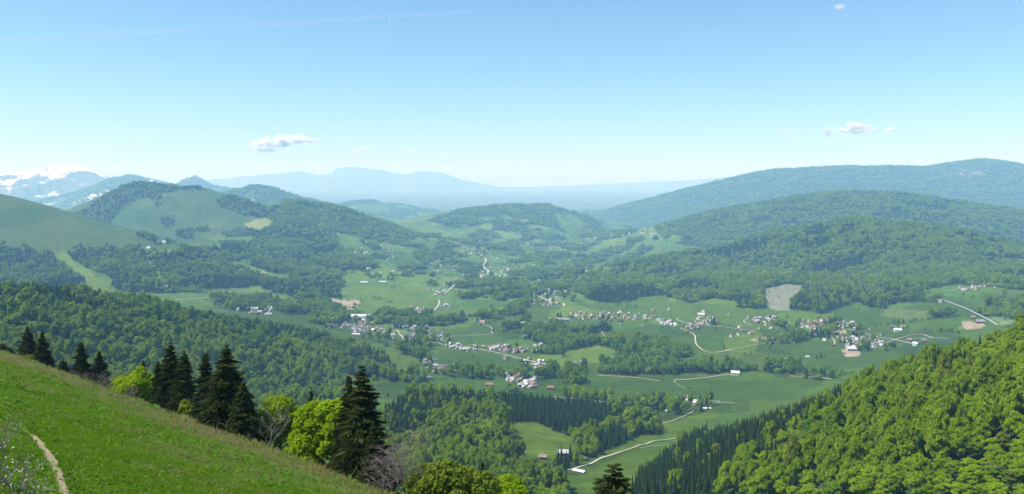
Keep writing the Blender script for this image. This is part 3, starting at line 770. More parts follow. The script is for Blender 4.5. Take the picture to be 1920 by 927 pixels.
M['roof_grey'] = bsdf_mat("slate_roof", (.15, .15, .16), 0.55, 0.4, nscale=.8, amount=.2, rand=.3)
M['roof_red'] = bsdf_mat("red_tile_roof", (.22, .115, .085), 0.75, 0.3, nscale=.8, amount=.25, rand=.25)
M['roof_brown'] = bsdf_mat("brown_tile_roof", (.17, .12, .095), 0.75, 0.3, nscale=.8, amount=.25, rand=.25)
M['roof_blue'] = bsdf_mat("blue_grey_sheet_roof", (.40, .44, .50), 0.45, 0.5, nscale=.8, amount=.1)
M['glass'] = bsdf_mat("window_glass", (.04, .05, .06), 0.15, 0.6, nscale=1, amount=.1)
M['door'] = bsdf_mat("door_wood", (.12, .07, .04), 0.7, 0.3, nscale=1, amount=.2)
M['chimney'] = bsdf_mat("chimney_masonry", (.45, .40, .35), 0.9, 0.2, nscale=2, amount=.2)

# ------------------------------------------------------------------ the ground
vx, vy, vz = gx.ravel(), gy.ravel(), GZ.ravel()
V_FILL, _vc, _vpx, _vpy = forest_fields(vx, vy, vz)
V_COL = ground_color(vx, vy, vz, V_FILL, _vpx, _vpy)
def ground_piece(name, i0, i1, mat, label=None):
    rows = i1-i0+1
    idx = np.arange(i0*NA, (i1+1)*NA)
    ii, jj = np.meshgrid(np.arange(rows-1), np.arange(NA-1), indexing='ij')
    a = (ii*NA+jj).ravel()
    faces = np.stack([a, a+NA, a+NA+1, a+1], 1)[:, ::-1]
    faces = faces[:, ::-1] if False else faces
    me = np_mesh(name, np.stack([vx[idx], vy[idx], vz[idx]], 1), faces, [mat], smooth=True)
    add_attr_color(me, "cover", V_COL[idx])
    if name == "mountains":      # how much snow a place can hold: its height and its range
        X, Y, Z = vx[idx], vy[idx], vz[idx]
        w = np.where((Y < 21000) & (X < -6500), -.01+.17*sstep(400, 740, Z), np.where(Y > 30000, -.16+.10*sstep(800, 1200, Z), -1.0))
        a = me.attributes.new("snow", 'FLOAT', 'POINT'); a.data.foreach_set("value", w.astype(np.float32))
    o = link(bpy.data.objects.new(name, me))
    o["kind"] = "structure"
    return o
I1 = int(np.searchsorted(RAD, 330.0)); I2 = int(np.searchsorted(RAD, 15200.0))
ground_piece("meadow", 0, I1, M['meadow'])
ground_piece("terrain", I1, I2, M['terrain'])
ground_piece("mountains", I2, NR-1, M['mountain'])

# roads and tracks: (points, width, material, name)
ROADS = [
 ([(1048,884),(1085,878),(1110,869),(1135,857),(1165,848),(1200,836),(1235,826),(1285,820)], 4.5, 'gravel', 'farm_track'),
 ([(1120,705),(1165,707),(1210,711),(1238,716)], 5, 'gravel', 'field_track'),
 ([(1262,714),(1310,711),(1355,704),(1385,701)], 5, 'gravel', 'field_track'),
 ([(1480,706),(1530,708),(1560,712)], 5, 'gravel', 'field_track'),
 ([(800,640),(835,648),(870,651),(900,656),(940,664),(985,676),(1005,680),(1022,683),(1029,688),(1026,695),(1012,703),(1000,709),(985,716),(970,722)], 8, 'road', 'main_road'),
 ([(1005,680),(1035,685)], 6, 'road', 'side_road'),
 ([(838,632),(870,631),(900,629),(920,628),(926,625),(917,622),(932,623)], 5.5, 'road', 'lane'),
 ([(924,618),(918,613),(905,610),(895,608)], 5, 'road', 'lane'),
 ([(898,483),(912,486),(911,494),(906,499),(908,504),(917,509),(914,517)], 10, 'road', 'valley_road'),
 ([(853,535),(843,544),(833,551)], 9, 'road', 'valley_road'),
 ([(823,563),(824,570),(818,580),(806,587)], 8, 'road', 'valley_road'),
 ([(806,587),(797,589),(784,592),(770,586)], 6, 'road', 'hamlet_lane'),
 ([(993,615),(990,608),(1000,606),(1040,603),(1075,602)], 6.5, 'road', 'village_road'),
 ([(996,545),(998,551),(1010,556),(1022,562),(1040,570)], 7, 'road', 'village_road'),
 ([(1270,601),(1290,608),(1330,611),(1365,615),(1390,619),(1420,620)], 5.5, 'road', 'lane'),
 ([(1275,616),(1303,627),(1304,640),(1305,647),(1318,658),(1330,662),(1345,662),(1370,656)], 5, 'gravel', 'field_track'),
 ([(1345,662),(1400,650),(1460,641)], 2.5, 'gravel', 'field_track'),
 ([(1411,611),(1396,606),(1394,602),(1402,599)], 5, 'road', 'lane'),
 ([(1590,618),(1630,629),(1650,634),(1680,637),(1722,648)], 5.5, 'road', 'village_road'),
 ([(1655,645),(1680,637),(1723,625),(1748,634)], 5, 'road', 'village_road'),
 ([(1700,636),(1748,634),(1778,636)], 4.5, 'road', 'village_road'),
 ([(1767,563),(1795,573),(1820,583),(1850,598),(1870,610)], 6, 'road', 'hill_road'),
 ([(1729,541),(1728,552),(1750,553)], 5, 'gravel', 'farm_track'),
 ([(1775,547),(1800,542),(1835,537),(1868,533)], 8, 'road', 'hill_road'),
 ([(1550,632),(1565,637),(1565,648)], 4, 'gravel', 'lane'),
 ([(1035,745),(1080,749),(1132,755)], 6, 'road', 'valley_lane'),
 ([(1240,757),(1265,755),(1345,755),(1378,757)], 5, 'road', 'farm_lane'),
 ([(1300,752),(1345,752),(1350,755)], 3.5, 'road', 'farm_lane'),
 ([(306,567),(345,562),(395,559)], 7, 'road', 'hill_road'),
 ([(1243,795),(1270,787),(1290,778),(1302,770)], 3, 'gravel', 'farm_path'),
 ([(797,690),(815,690),(835,692),(862,695)], 5, 'road', 'hamlet_lane'),
 ([(800,690),(820,680)], 4, 'road', 'hamlet_lane'),
 ([(1128,622),(1138,640)], 2, 'gravel', 'field_track'),
 ([(745,620),(755,635),(765,645)], 6, 'road', 'village_street'),
 ([(700,615),(745,620),(800,632),(838,640)], 7, 'road', 'village_street'),
 ([(1200,842),(1215,838),(1255,835)], 1.6, 'gravel', 'field_path'),
 ([(495,592),(505,585),(510,575)], 7, 'road', 'hamlet_lane'),
 ([(1270,712),(1262,718),(1285,730)], 1.6, 'gravel', 'field_path'),
]
def drape(pts, step):
    out = [pts[0]]
    for a, b in zip(pts[:-1], pts[1:]):
        L_ = math.hypot(b[0]-a[0], b[1]-a[1]); n = max(1, int(L_/step))
        for k in range(1, n+1): out.append((a[0]+(b[0]-a[0])*k/n, a[1]+(b[1]-a[1])*k/n))
    return out
def smooth_line(pts, it=2):
    for _ in range(it):
        q = [pts[0]]
        for a, b in zip(pts[:-1], pts[1:]):
            q.append((a[0]*.75+b[0]*.25, a[1]*.75+b[1]*.25)); q.append((a[0]*.25+b[0]*.75, a[1]*.25+b[1]*.75))
        q.append(pts[-1]); pts = q
    return pts
ROAD_PTS = []
def ribbon(name, wpts, width, mat, lift, jitter=0.0, step=6.0):
    pts = drape(smooth_line(wpts), step)
    P = np.array(pts)
    T = np.gradient(P, axis=0); T /= np.maximum(np.linalg.norm(T, axis=1, keepdims=True), 1e-6)
    Nn = np.stack([-T[:, 1], T[:, 0]], 1)
    vv, ff = [], []
    K = 3
    for i in range(len(P)):
        w = width*(1+jitter*(rnd.random()-.5))
        for k in range(K):
            o = (k/(K-1)-.5)*w
            q = P[i]+Nn[i]*o
            vv.append((q[0], q[1], H1(q[0], q[1])+lift))
    for i in range(len(P)-1):
        for k in range(K-1):
            a = i*K+k
            ff.append((a, a+1, a+K+1, a+K))
    me = bpy.data.meshes.new(name); me.from_pydata(vv, [], ff); me.materials.append(mat); me.update()
    o = link(bpy.data.objects.new(name, me)); o["kind"] = "structure"
    return P
for pts, w, mt, nm in ROADS:
    wp = [tuple(cast(px, py, 600)[:2]) for px, py in pts]
    P = ribbon(nm, wp, w*0.72*max(1.0, wp[0][1]/2600.0), M[mt], 0.5 + 0.0004*wp[0][1], 0.15)
    ROAD_PTS.append((P, w))
PATH_PX = [(-30,780),(0,789),(22,797),(42,806),(60,818),(74,832),(86,848),(97,866),(106,886),(113,906),(119,928),(122,950)]
PATH_P = ribbon("footpath", [tuple(cast(px, py)[:2]) for px, py in PATH_PX], 0.6, M['dirt'], 0.05, 0.7, 0.4)

# ------------------------------------------------------------------ foliage meshes
def leaf_quads(rng, C, Nrm, size, aspect=1.3, jit=0.6):
    """one bent leaf spray per centre"""
    n = len(C)
    nn = Nrm + jit*rng.normal(size=(n, 3)); nn /= np.linalg.norm(nn, axis=1, keepdims=True)
    t = rng.normal(size=(n, 3)); t -= (t*nn).sum(1, keepdims=True)*nn; t /= np.linalg.norm(t, axis=1, keepdims=True)
    b = np.cross(nn, t)
    s = size*(0.65+0.7*rng.random((n, 1)))
    a = t*s*aspect*0.5; c = b*s*0.5; up = nn*s*0.18
    v = np.stack([C-a-up, C-c, C+a-up, C+c], 1).reshape(-1, 3)
    f = np.arange(4*n).reshape(n, 4)
    tone = np.repeat(rng.random(n), 4)
    return v, f, tone

def crown_points(rng, lobes, n, shell=(0.72, 1.05)):
    L_ = np.array([l[:3] for l in lobes]); R_ = np.array([l[3:6] for l in lobes])
    w = (R_[:, 0]*R_[:, 2]); w = w/w.sum()
    k = rng.choice(len(lobes), n*2, p=w)
    d = rng.normal(size=(n*2, 3)); d /= np.linalg.norm(d, axis=1, keepdims=True)
    d[:, 2] = np.where(d[:, 2] < -0.35, -d[:, 2]*0.6, d[:, 2])
    rad = shell[0]+(shell[1]-shell[0])*rng.random((n*2, 1))**0.6
    P = L_[k]+d*R_[k]*rad
    depth = np.full(n*2, 9.0)
    for i in range(len(lobes)):
        q = np.linalg.norm((P-L_[i])/R_[i], axis=1)
        q[k == i] = 9
        depth = np.minimum(depth, q)
    ok = np.nonzero(depth > 0.70)[0][:n]
    return P[ok], d[ok]

def beech_lobes(rng, w, h0, h1, nl):
    """a rounded dome of smaller domes; w crown radius, h0..h1 crown span"""
    zc = h0+(h1-h0)*0.42; hz = (h1-h0)*0.58
    out = [(0, 0, zc, w*0.72, w*0.72, hz*0.78)]
    for i in range(nl):
        a = i*2.399+rng.random()*0.7
        e = -0.35+1.35*((i+0.5)/nl)
        ce = math.cos(math.asin(max(-1, min(1, e))))
        rr = w*(0.27+0.16*rng.random())
        out.append((math.cos(a)*ce*w*0.72, math.sin(a)*ce*w*0.72, zc+e*hz*0.72, rr, rr, rr*0.85))
    return out

def ico_blob(lobe, sub=1, k=0.66):
    bm = bmesh.new(); bmesh.ops.create_icosphere(bm, subdivisions=sub, radius=1.0)
    v = np.array([q.co[:] for q in bm.verts]); f = np.array([[q.index for q in t.verts] for t in bm.faces])
    bm.free()
    return v*np.array(lobe[3:6])*k+np.array(lobe[:3]), f

def crown_mesh(name, rng, lobes, n, size, mat, core=True, jit=0.55):
    P, D = crown_points(rng, lobes, n)
    v, f, tone = leaf_quads(rng, P, D*0.8+np.array([0, 0, .35]), size, 1.3, jit)
    vs_, fs_, ts = [v], [f], [tone]
    if core:
        bv, bf = ico_blob(lobes[0], 2, 0.62)
        bv = bv + (rng.random(bv.shape)-.5)*lobes[0][3]*0.25
        bf4 = np.concatenate([bf, bf[:, 2:3]], 1)
        vs_.append(bv); ts.append(rng.random(len(bv))*0.3)
        off = len(v)
        # triangles of the inner mass
        me = bpy.data.meshes.new(name)
        allv = np.concatenate(vs_)
        faces = [tuple(q) for q in f.tolist()]+[tuple(int(i)+off for i in q) for q in bf.tolist()]
        me.from_pydata(allv.tolist(), [], faces)
        me.materials.append(mat); me.update()
    else:
        me = np_mesh(name, v, f, [mat])
    a = me.attributes.new("tone", 'FLOAT', 'POINT')
    a.data.foreach_set("value", np.concatenate(ts).astype(np.float32))
    return me

def trunk_mesh(name, rng, h, r, mat, limbs=5, spread=2.5, top=None):
    mb = MB()
    top = top or h*0.75
    lean = (rng.random(2)-.5)*0.06*h
    pts = [(0, 0, -0.8), (0, 0, 0.3), (lean[0]*.4, lean[1]*.4, top*.45), (lean[0], lean[1], top)]
    mb.tube(pts, [r*1.35, r, r*.75, r*.2], 7)
    for i in range(limbs):
        a = i*2.4+rng.random(); z0 = top*(0.35+0.5*i/max(1, limbs)); l = spread*(0.7+0.5*rng.random())
        p0 = (lean[0]*.5, lean[1]*.5, z0)
        p1 = (p0[0]+math.cos(a)*l*.5, p0[1]+math.sin(a)*l*.5, z0+l*.45)
        p2 = (p0[0]+math.cos(a)*l, p0[1]+math.sin(a)*l, z0+l*1.0)
        mb.tube([p0, p1, p2], [r*.42, r*.3, r*.1], 5)
    return mb.mesh(name, [mat], smooth=True)

def spruce_crown(name, rng, h, rb, tiers, per, mat, sprays=0, z0f=0.06, core=True, ragged=0.25, power=0.85):
    """whorls of drooping branches; with sprays > 0 every branch carries side twigs"""
    V, Fq, T = [], [], []
    def quad(p, q, r_, s, t):
        o = len(V); V.extend([p, q, r_, s]); Fq.append((o, o+1, o+2, o+3)); T.extend([t]*4)
    for i in range(tiers):
        t = (i+0.4*rng.random())/tiers
        z = h*(z0f+(1-z0f)*t)
        R = rb*((1-t)**power)*(1-ragged/2+ragged*rng.random())+0.12
        if t < 0.12: R *= 0.72+2.3*t
        nb = max(4, int(per*(1-0.45*t)))
        a0 = rng.random()*6.28
        for k in range(nb):
            a = a0+6.283*k/nb+(rng.random()-.5)*0.5
            l = R*(0.72+0.45*rng.random())
            ca, sa = math.cos(a), math.sin(a)
            droop = l*(0.20+0.25*rng.random())*(1.15-0.6*t); rise = l*0.12*(t > .5)
            zz = z+(rng.random()-.5)*h/tiers*0.8
            tone = rng.random()
            def at(u, side, dz=0.0):
                return (ca*l*u-sa*side, sa*l*u+ca*side, zz-droop*u*u+rise*u+dz+0.10*l*max(0, u-.75)*2)
            if sprays == 0:
                w = l*0.34+0.25
                quad(at(0.0, 0), at(.55, w*.62, -.12*l), at(1.0, 0), at(.55, -w*.62, -.12*l), tone)
                quad(at(.25, 0, .05*l), at(.7, w*.22, -.32*l), at(1.02, 0, -.05*l), at(.7, -w*.22, -.30*l), tone)
            else:
                quad(at(0.0, .05), at(.6, .10, .02), at(1.0, 0), at(.6, -.10, .02), tone)
                for m_ in range(sprays):
                    u = 0.18+0.80*(m_+rng.random()*.6)/sprays
                    sl = l*(0.42*(1.12-u))*(0.7+0.6*rng.random())+0.16
                    for sd in (-1, 1):
                        tip = at(min(1.12, u+sl/l*0.65), sd*sl*0.85, -sl*(0.22+.35*rng.random()))
                        base = at(u, 0)
                        wv = sl*0.20+0.05
                        m1 = at(u+.10, sd*sl*.42+wv*sd, -sl*.07); m2 = at(u-.02, sd*sl*.48-wv*.6*sd, -sl*.12-wv*0.8)
                        quad(base, m1, tip, m2, min(1, tone*.6+.4*rng.random()))
                    hang = 0.30*sl+.14
                    quad(at(u-.06, 0), at(u+.07, .03, -.1*hang), at(u+.04, (rng.random()-.5)*.25, -hang), at(u-.09, -.03, -.6*hang), tone)
    nv = len(V)
    faces = list(Fq)
    if core:
        n = 7
        for j, (u, rr) in enumerate(((z0f+.02, .50), (.35, .40), (.7, .17))):
            for k in range(n):
                V.append((math.cos(k*6.283/n)*rb*rr, math.sin(k*6.283/n)*rb*rr, h*u)); T.append(0.0)
        V.append((0, 0, h*.97)); T.append(0.0)
        for j in range(2):
            for k in range(n):
                a = nv+j*n+k; b = nv+j*n+(k+1) % n
                faces.append((a, b, b+n, a+n))
        for k in range(n):
            faces.append((nv+2*n+k, nv+2*n+(k+1) % n, nv+3*n))
    me = bpy.data.meshes.new(name); me.from_pydata(V, [], faces); me.materials.append(mat); me.update()
    at_ = me.attributes.new("tone", 'FLOAT', 'POINT'); at_.data.foreach_set("value", np.array(T, np.float32))
    return me

def bare_tree(name, rng, h, r, spread, depth, mat, droop=0.0, nlimb=9, seglen=0.3, updir=0.5):
    mb = MB()
    def grow(p, d, l, rad, lev):
        n = 3
        pts = [p]; q = p
        for i in range(n):
            d = (d+Vector(rng.normal(size=3))*0.16+Vector((0, 0, -droop if lev else 0))).normalized()
            q = q+d*l/n; pts.append(q)
        mb.tube(pts, [rad*(1-.26*i) for i in range(n+1)], 4 if lev else 6)
        if lev >= depth: return
        k = nlimb if lev == 0 else 5
        for i in range(k):
            u = 0.25+0.75*(i+rng.random())/k
            seg = min(n-1, int(u*n)); pp = pts[seg].lerp(pts[seg+1], u*n-seg)
            a = i*2.4+rng.random()
            side = Vector((math.cos(a), math.sin(a), updir+.3*rng.random()))
            nd = (d*0.35+side.normalized()).normalized()
            grow(pp, nd, l*(spread if lev == 0 else .55)*(0.7+.5*rng.random())*(1.1-.5*u), max(rad*.45*(1.1-.4*u), .011), lev+1)
    grow(Vector((0, 0, -0.3)), Vector((0, 0, 1)), h, r, 0)
    return mb.mesh(name, [mat])

# ------------------------------------------------------------------ forest prototypes
def prng(s): return np.random.default_rng(s)
def quick_broadleaf(i, n, size, mat, tall=1.0):
    r = prng(100+i)
    lob = beech_lobes(r, 5.0, 3.0, 15.5*tall, 11)
    return crown_mesh("broadleaf_crown", r, lob, n, size, mat, jit=.42 if n < 1000 else .5)
BEECH = [quick_broadleaf(i, 1500, 0.95, M['beech'], (1.0, 1.12, .9, 1.0, 1.05)[i]) for i in range(5)]+[quick_broadleaf(60+i, 1300, 0.95, M['mixed' if i else 'olive'], 1.05) for i in range(2)]
MIXED = [quick_broadleaf(20+i, 330, 1.9, M['mixed']) for i in range(4)]
BRIGHT = [quick_broadleaf(40+i, 330, 1.9, M['beech']) for i in range(3)]
SPRUCE = [spruce_crown("spruce_crown", prng(200+i), 22, 3.1, 19, 9, M['spruce'], 0, 0.08) for i in range(4)]
FARSPR = [spruce_crown("spruce_crown", prng(220+i), 22, 3.6, 9, 7, M['spruce'], 0, 0.08) for i in range(3)]
TRUNK_B = [trunk_mesh("trunk", prng(300+i), 15, .26, M['greybark'], 5, 3.0, 11) for i in range(2)]
TRUNK_S = [trunk_mesh("trunk", prng(310), 20, .24, M['bark'], 0, 0, 20)]

# ------------------------------------------------------------------ where the trees stand
def band(y0, y1, s):
    out = []
    nyy = int((y1-y0)/s)
    w = 0.70*y1+60
    nxx = int(2*w/s)
    X, Y = np.meshgrid((np.arange(nxx)+.5)*s-w, y0+(np.arange(nyy)+.5)*s)
    X = X.ravel()+(RNG.random(X.size)-.5)*s*0.85; Y = Y.ravel()+(RNG.random(Y.size)-.5)*s*0.85
    k = np.abs(X) < 0.665*Y+25
    return X[k], Y[k]
TX, TY, TSP = [], [], []
for y0, y1, s in ((230, 700, 7.7), (700, 1250, 7.0), (1250, 2300, 10.0), (2300, 3600, 12.5), (3600, 5600, 16.5), (5600, 9200, 22.0), (9200, 16200, 34.0)):
    x, y = band(y0, y1, s)
    TX.append(x); TY.append(y); TSP.append(np.full(len(x), s))
TX = np.concatenate(TX); TY = np.concatenate(TY); TSP = np.concatenate(TSP)
TZ = height(TX, TY)
vis = visible(TX, TY, TZ+28)
TX, TY, TSP, TZ = TX[vis], TY[vis], TSP[vis], TZ[vis]
tf, tc_, tpx, tpy = forest_fields(TX, TY, TZ)
keep = RNG.random(len(TX)) < tf
for P, w in ROAD_PTS:
    b0, b1 = P.min(0)-20, P.max(0)+20
    c = np.nonzero(keep & (TX > b0[0]) & (TX < b1[0]) & (TY > b0[1]) & (TY < b1[1]))[0]
    for q in P[::2]:
        if len(c) == 0: break
        keep[c] &= ((TX[c]-q[0])**2+(TY[c]-q[1])**2) > (w*0.5+5)**2
# ------------------------------------------------------------------ houses
def house_meshes(w, l, hw, hr, key):
    """gabled house: walls with gables, two roof slopes with overhang, chimney; ridge along y"""
    mb = MB()
    a, b = w/2, l/2
    mb.add([(-a,-b,-2),(a,-b,-2),(a,b,-2),(-a,b,-2),(-a,-b,hw),(a,-b,hw),(a,b,hw),(-a,b,hw),(0,-b,hw+hr),(0,b,hw+hr)],
           [(0,1,5,8,4),(1,2,6,5),(2,3,7,9,6),(3,0,4,7)])
    wall = mb.mesh("wall", [bpy.data.materials[key[0]]])
    mb = MB()
    o = 0.9; t = 0.28
    sl = hr/a
    for s in (-1, 1):
        e = a+o
        ze = hw-o*sl
        p = [(0,-b-o,hw+hr+.06),(0,b+o,hw+hr+.06),(s*e,b+o,ze+.06),(s*e,-b-o,ze+.06)]
        q = [(x, y, z+t) for x, y, z in p]
        f = [(0,1,2,3),(4,7,6,5),(0,4,5,1),(1,5,6,2),(2,6,7,3),(3,7,4,0)]
        if s > 0: f = [tuple(reversed(k)) for k in f]
        mb.add(p+q, f)
    roof = mb.mesh("roof", [bpy.data.materials[key[1]]])
    mb = MB(); mb.box(a*.35, a*.35+.8, b*.2, b*.2+.8, hw+hr*.3, hw+hr+1.1)
    ch = mb.mesh("chimney", [M['chimney']])
    return wall, roof, ch
_hc = {}
_wm = MB(); _wm.box(-.55, .55, -.06, .06, -.7, .7); WINDOW = _wm.mesh("window", [M['glass']])
_wm = MB(); _wm.box(-.7, .7, -.07, .07, 0, 2.2); DOORM = _wm.mesh("door", [M['door']])
WALLS = {'w': 'white_render', 'c': 'cream_render', 'b': 'weathered_boards'}
ROOFS = {'p': 'pale_sheet_roof', 'g': 'slate_roof', 'r': 'red_tile_roof', 'n': 'brown_tile_roof', 'u': 'blue_grey_sheet_roof'}
ROOFW = {'p': 'pale-roofed', 'g': 'dark grey-roofed', 'r': 'red-roofed', 'n': 'brown-roofed', 'u': 'blue-grey-roofed'}
HOUSES = []   # collected, the nearest become things of their own
def add_house(px, py, wall, roof, size, rz, label, group, cat="house", name="house", shape=0):
    p = cast(px, py, 600)
    HOUSES.append((p, wall, roof, size, rz, label, group, cat, name, shape))
SHAPES = [(9.5, 12.5, 5.0, 2.9), (8.5, 10.5, 5.6, 2.7), (11.5, 17.0, 5.2, 3.6), (9, 24, 4.6, 2.6), (8, 10, 3.2, 2.6)]
def cluster(poly, n, where, roofs, walls='wwccb', size=1.0, mind=13.0, seed=1, shapes=(0, 1, 0, 1, 2)):
    r = random.Random(seed)
    xs = [p[0] for p in poly]; ys = [p[1] for p in poly]
    got = []; tries = 0; n = int(n*2.1); mind = mind*.75
    while len(got) < n and tries < n*60:
        tries += 1
        px, py = r.uniform(min(xs), max(xs)), r.uniform(min(ys), max(ys))
        if not pip(np.array([px]), np.array([py]), poly)[0]: continue
        p = cast(px, py, 600)
        if any((p.x-q.x)**2+(p.y-q.y)**2 < mind**2 for q in got): continue
        if any(((p.x-w_[:, 0])**2+(p.y-w_[:, 1])**2).min() < (wd*.5+6)**2 for w_, wd in ROAD_PTS): continue
        got.append(p)
        ro = r.choice(roofs); wa = r.choice(walls); sh_ = r.choice(shapes)
        HOUSES.append((p, wa, ro, size*r.uniform(.62, .98), r.choice([0.3, 1.9, .5, 2.1, .1])+r.uniform(-.15, .15), {'w': 'white ', 'c': 'cream ', 'b': 'timber '}[wa]+ROOFW[ro]+(" large house " if sh_ == 2 else " small house " if sh_ == 1 else " house ")+where, "houses "+where, "house", "house", sh_))
# hand-placed buildings first
A_ = add_house
A_(1086,887,'b','u',.60,1.05,"long low barn with a shining blue-grey roof beside the cream track",None,"barn","barn",3)
A_(1056,853,'b','p',.82,1.45,"brown timber barn with a pale rusty roof on the bright meadow",None,"barn","barn",2)
A_(1018,861,'b','n',.85,1.4,"brown-roofed cabin among trees below the bright meadow",None,"cabin","cabin",1)
A_(978,852,'b','n',.7,.5,"tiny brown hut at the edge of the wood by the bright meadow",None,"hut","hut",4)
A_(1098,863,'b','g',.6,.3,"tiny grey shed under the bare trees above the cream track",None,"shed","shed",4)
A_(1297,759,'w','p',1.25,1.2,"big white farmhouse with a large pale roof, tallest in the valley farm",None,"farmhouse","farmhouse",2)
A_(1290,752,'b','r',1.15,.9,"red-roofed barn right behind the big white farmhouse",None,"barn","barn",2)
A_(1249,751,'w','g',1.1,.5,"grey-roofed house behind trees at the far end of the valley farm",None,"house","house",1)
A_(1266,751,'w','g',.85,1.8,"small grey-roofed house beside the dark firs at the valley farm",None,"house","house",1)
A_(1231,768,'w','r',1.1,1.4,"reddish-roofed farm building by the bright trees below the valley farm",None,"farm building","farm_building",2)
A_(1225,763,'c','n',.9,.3,"cream farm building behind the reddish-roofed one below the valley farm",None,"farm building","farm_building",1)
A_(1251,773,'b','g',.75,.3,"small grey-roofed shed standing alone in the meadow below the valley farm",None,"shed","shed",4)
A_(1325,768,'w','p',.65,1.5,"long pale low shed beside the lane in front of the valley farm",None,"shed","shed",3)
A_(1379,703,'w','p',1.1,1.2,"lone farmhouse with pale roof at the end of the straight field track",None,"farmhouse","farmhouse",2)
A_(1533,709,'w','n',.9,1.35,"long reddish barn just above the dark firs of the near slope",None,"barn","barn",3)
A_(1033,730,'b','r',.85,1.3,"red-roofed chalet alone below the roadside village",None,"chalet","chalet",2)
A_(918,724,'b','r',.85,1.5,"red-roofed chalet at the top edge of the wooded knoll",None,"chalet","chalet",2)
A_(775,736,'w','p',1.2,.7,"white house alone on the meadow at the foot of the left wood",None,"house","house",1)
A_(804,712,'c','g',1.0,1.8,"grey-roofed house at the lower end of the hillside hamlet",None,"house","house",1)
A_(905,606,'w','r',1.1,1.2,"red-roofed farmhouse on the rise beside the winding lane",None,"farmhouse","farmhouse",2)
A_(948,674,'c','n',1.05,.9,"brown-roofed house alone in the field below the long main road",None,"house","house",1)
A_(1091,682,'b','n',1.0,1.2,"brown-roofed cottage by the riverside trees right of the road bend",None,"cottage","cottage",1)
A_(1078,683,'c','g',.9,1.5,"grey-roofed cottage left of the brown-roofed one by the riverside trees",None,"cottage","cottage",1)
A_(1597,658,'c','p',1.4,1.4,"new house with a pale roof on its bare building plot",None,"house","house",2)
A_(1514,671,'w','p',1.0,1.4,"small pale field barn alone in the dark green meadow",None,"barn","barn",4)
A_(1837,606,'b','g',1.2,1.45,"dark timber house on the brown plot below the straight hill road",None,"house","house",2)
A_(1824,598,'b','n',1.1,1.3,"brown chalet beside the straight hill road",None,"chalet","chalet",1)
A_(1764,567,'c','g',1.1,.6,"grey-roofed house at the upper end of the straight hill road",None,"house","house",1)
A_(1759,561,'c','g',1.0,1.5,"grey-roofed house under the tall trees at the top of the straight hill road",None,"house","house",1)
A_(1683,622,'w','u',1.15,1.3,"white house with blue-grey roof set back above the lane fork",None,"house","house",2)
A_(1693,615,'c','n',1.0,1.4,"brown-roofed house behind the white house above the lane fork",None,"house","house",1)
A_(1717,648,'w','u',1.15,.6,"white house with a bluish roof at the corner near the right slope",None,"house","house",1)
A_(1732,642,'b','n',1.1,1.2,"brown chalet nearest to the bright wood of the right slope",None,"chalet","chalet",1)
A_(1706,640,'b','n',1.0,1.0,"brown chalet between the lane fork and the white corner house",None,"chalet","chalet",1)
A_(1315,593,'w','p',1.3,1.3,"white barn with pale roof highest on the slope above the field lane",None,"barn","barn",2)
A_(1056,603,'c','g',1.7,1.5,"long dark grey shed at the end of the village lane",None,"shed","shed",3)
A_(683,532,'w','p',1.4,1.5,"row of long white farm sheds on the far meadow, left part",None,"farm shed","farm_shed",3)
A_(718,531,'w','p',1.4,1.5,"row of long white farm sheds on the far meadow, right part",None,"farm shed","farm_shed",3)
A_(691,506,'w','p',1.3,1.2,"white farm at the edge of the wood above the far sheds",None,"farm","farm",2)
A_(1390,620,'c','n',.9,1.2,"small house by the cross-field lane right of the bare gravel patch",None,"house","house",1)
A_(645,584,'w','p',1.1,1.4,"small pale-roofed barn below the ploughed field",None,"barn","barn",4)
A_(672,597,'w','p',2.0,1.6,"large pale workshop roof above the main village",None,"workshop","workshop",3)
A_(694,596,'w','p',1.7,1.6,"long white hall beside the large pale workshop above the main village",None,"hall","hall",3)
A_(668,629,'w','p',1.0,1.4,"lone white building on the meadow ridge below the main village",None,"building","building",3)
A_(308,456,'w','p',1.3,1.4,"white mountain farm on the spur above the wooded slope, upper one",None,"mountain farm","mountain_farm",2)
A_(279,467,'w','p',1.2,1.4,"white mountain farm on the spur above the wooded slope, lower one",None,"mountain farm","mountain_farm",2)
A_(312,540,'c','n',1.2,1.2,"farm at the foot of the cleared strip in the wooded slope",None,"farm","farm",2)
cluster([(605,610),(640,606),(700,604),(705,622),(680,628),(640,618)], 24, "at the left end of the main village", "pppggrn", seed=1)
cluster([(700,612),(800,612),(842,630),(848,645),(800,648),(760,640),(705,628)], 38, "in the middle of the main village", "ppggrrn", seed=2)
cluster([(835,645),(880,650),(935,650),(930,658),(880,660),(840,654)], 14, "lining the start of the long main road", "ppggnr", seed=3)
cluster([(925,648),(1015,646),(1022,660),(960,662),(930,660)], 16, "in the cluster above the long main road", "pgrrn", seed=4)
cluster([(970,672),(1024,678),(1022,692),(985,690)], 9, "inside the road bend", "pgnn", seed=5)
cluster([(945,702),(1000,706),(1008,728),(960,730)], 15, "in the village below the road bend", "ppgnr", seed=6)
cluster([(792,674),(815,674),(825,685),(868,688),(868,700),(815,700),(792,690)], 13, "in the hillside hamlet at the left of the valley", "gnnp", 'bcb', seed=7)
cluster([(996,540),(1055,536),(1064,546),(1050,560),(1062,575),(1000,572)], 40, "in the dense village at the foot of the wooded spur", "pprgnr", seed=8)
cluster([(1062,584),(1110,586),(1190,588),(1230,594),(1228,602),(1150,602),(1080,600)], 34, "strung along the lane below the wooded spur", "prrgnn", seed=9)
cluster([(1232,600),(1265,602),(1272,616),(1240,612)], 8, "in the small group of long sheds by the field lane", "ppg", seed=10, shapes=(3, 0))
cluster([(1300,598),(1345,594),(1350,608),(1310,612)], 8, "at the hilltop farm group above the field lane", "pgnr", seed=11)
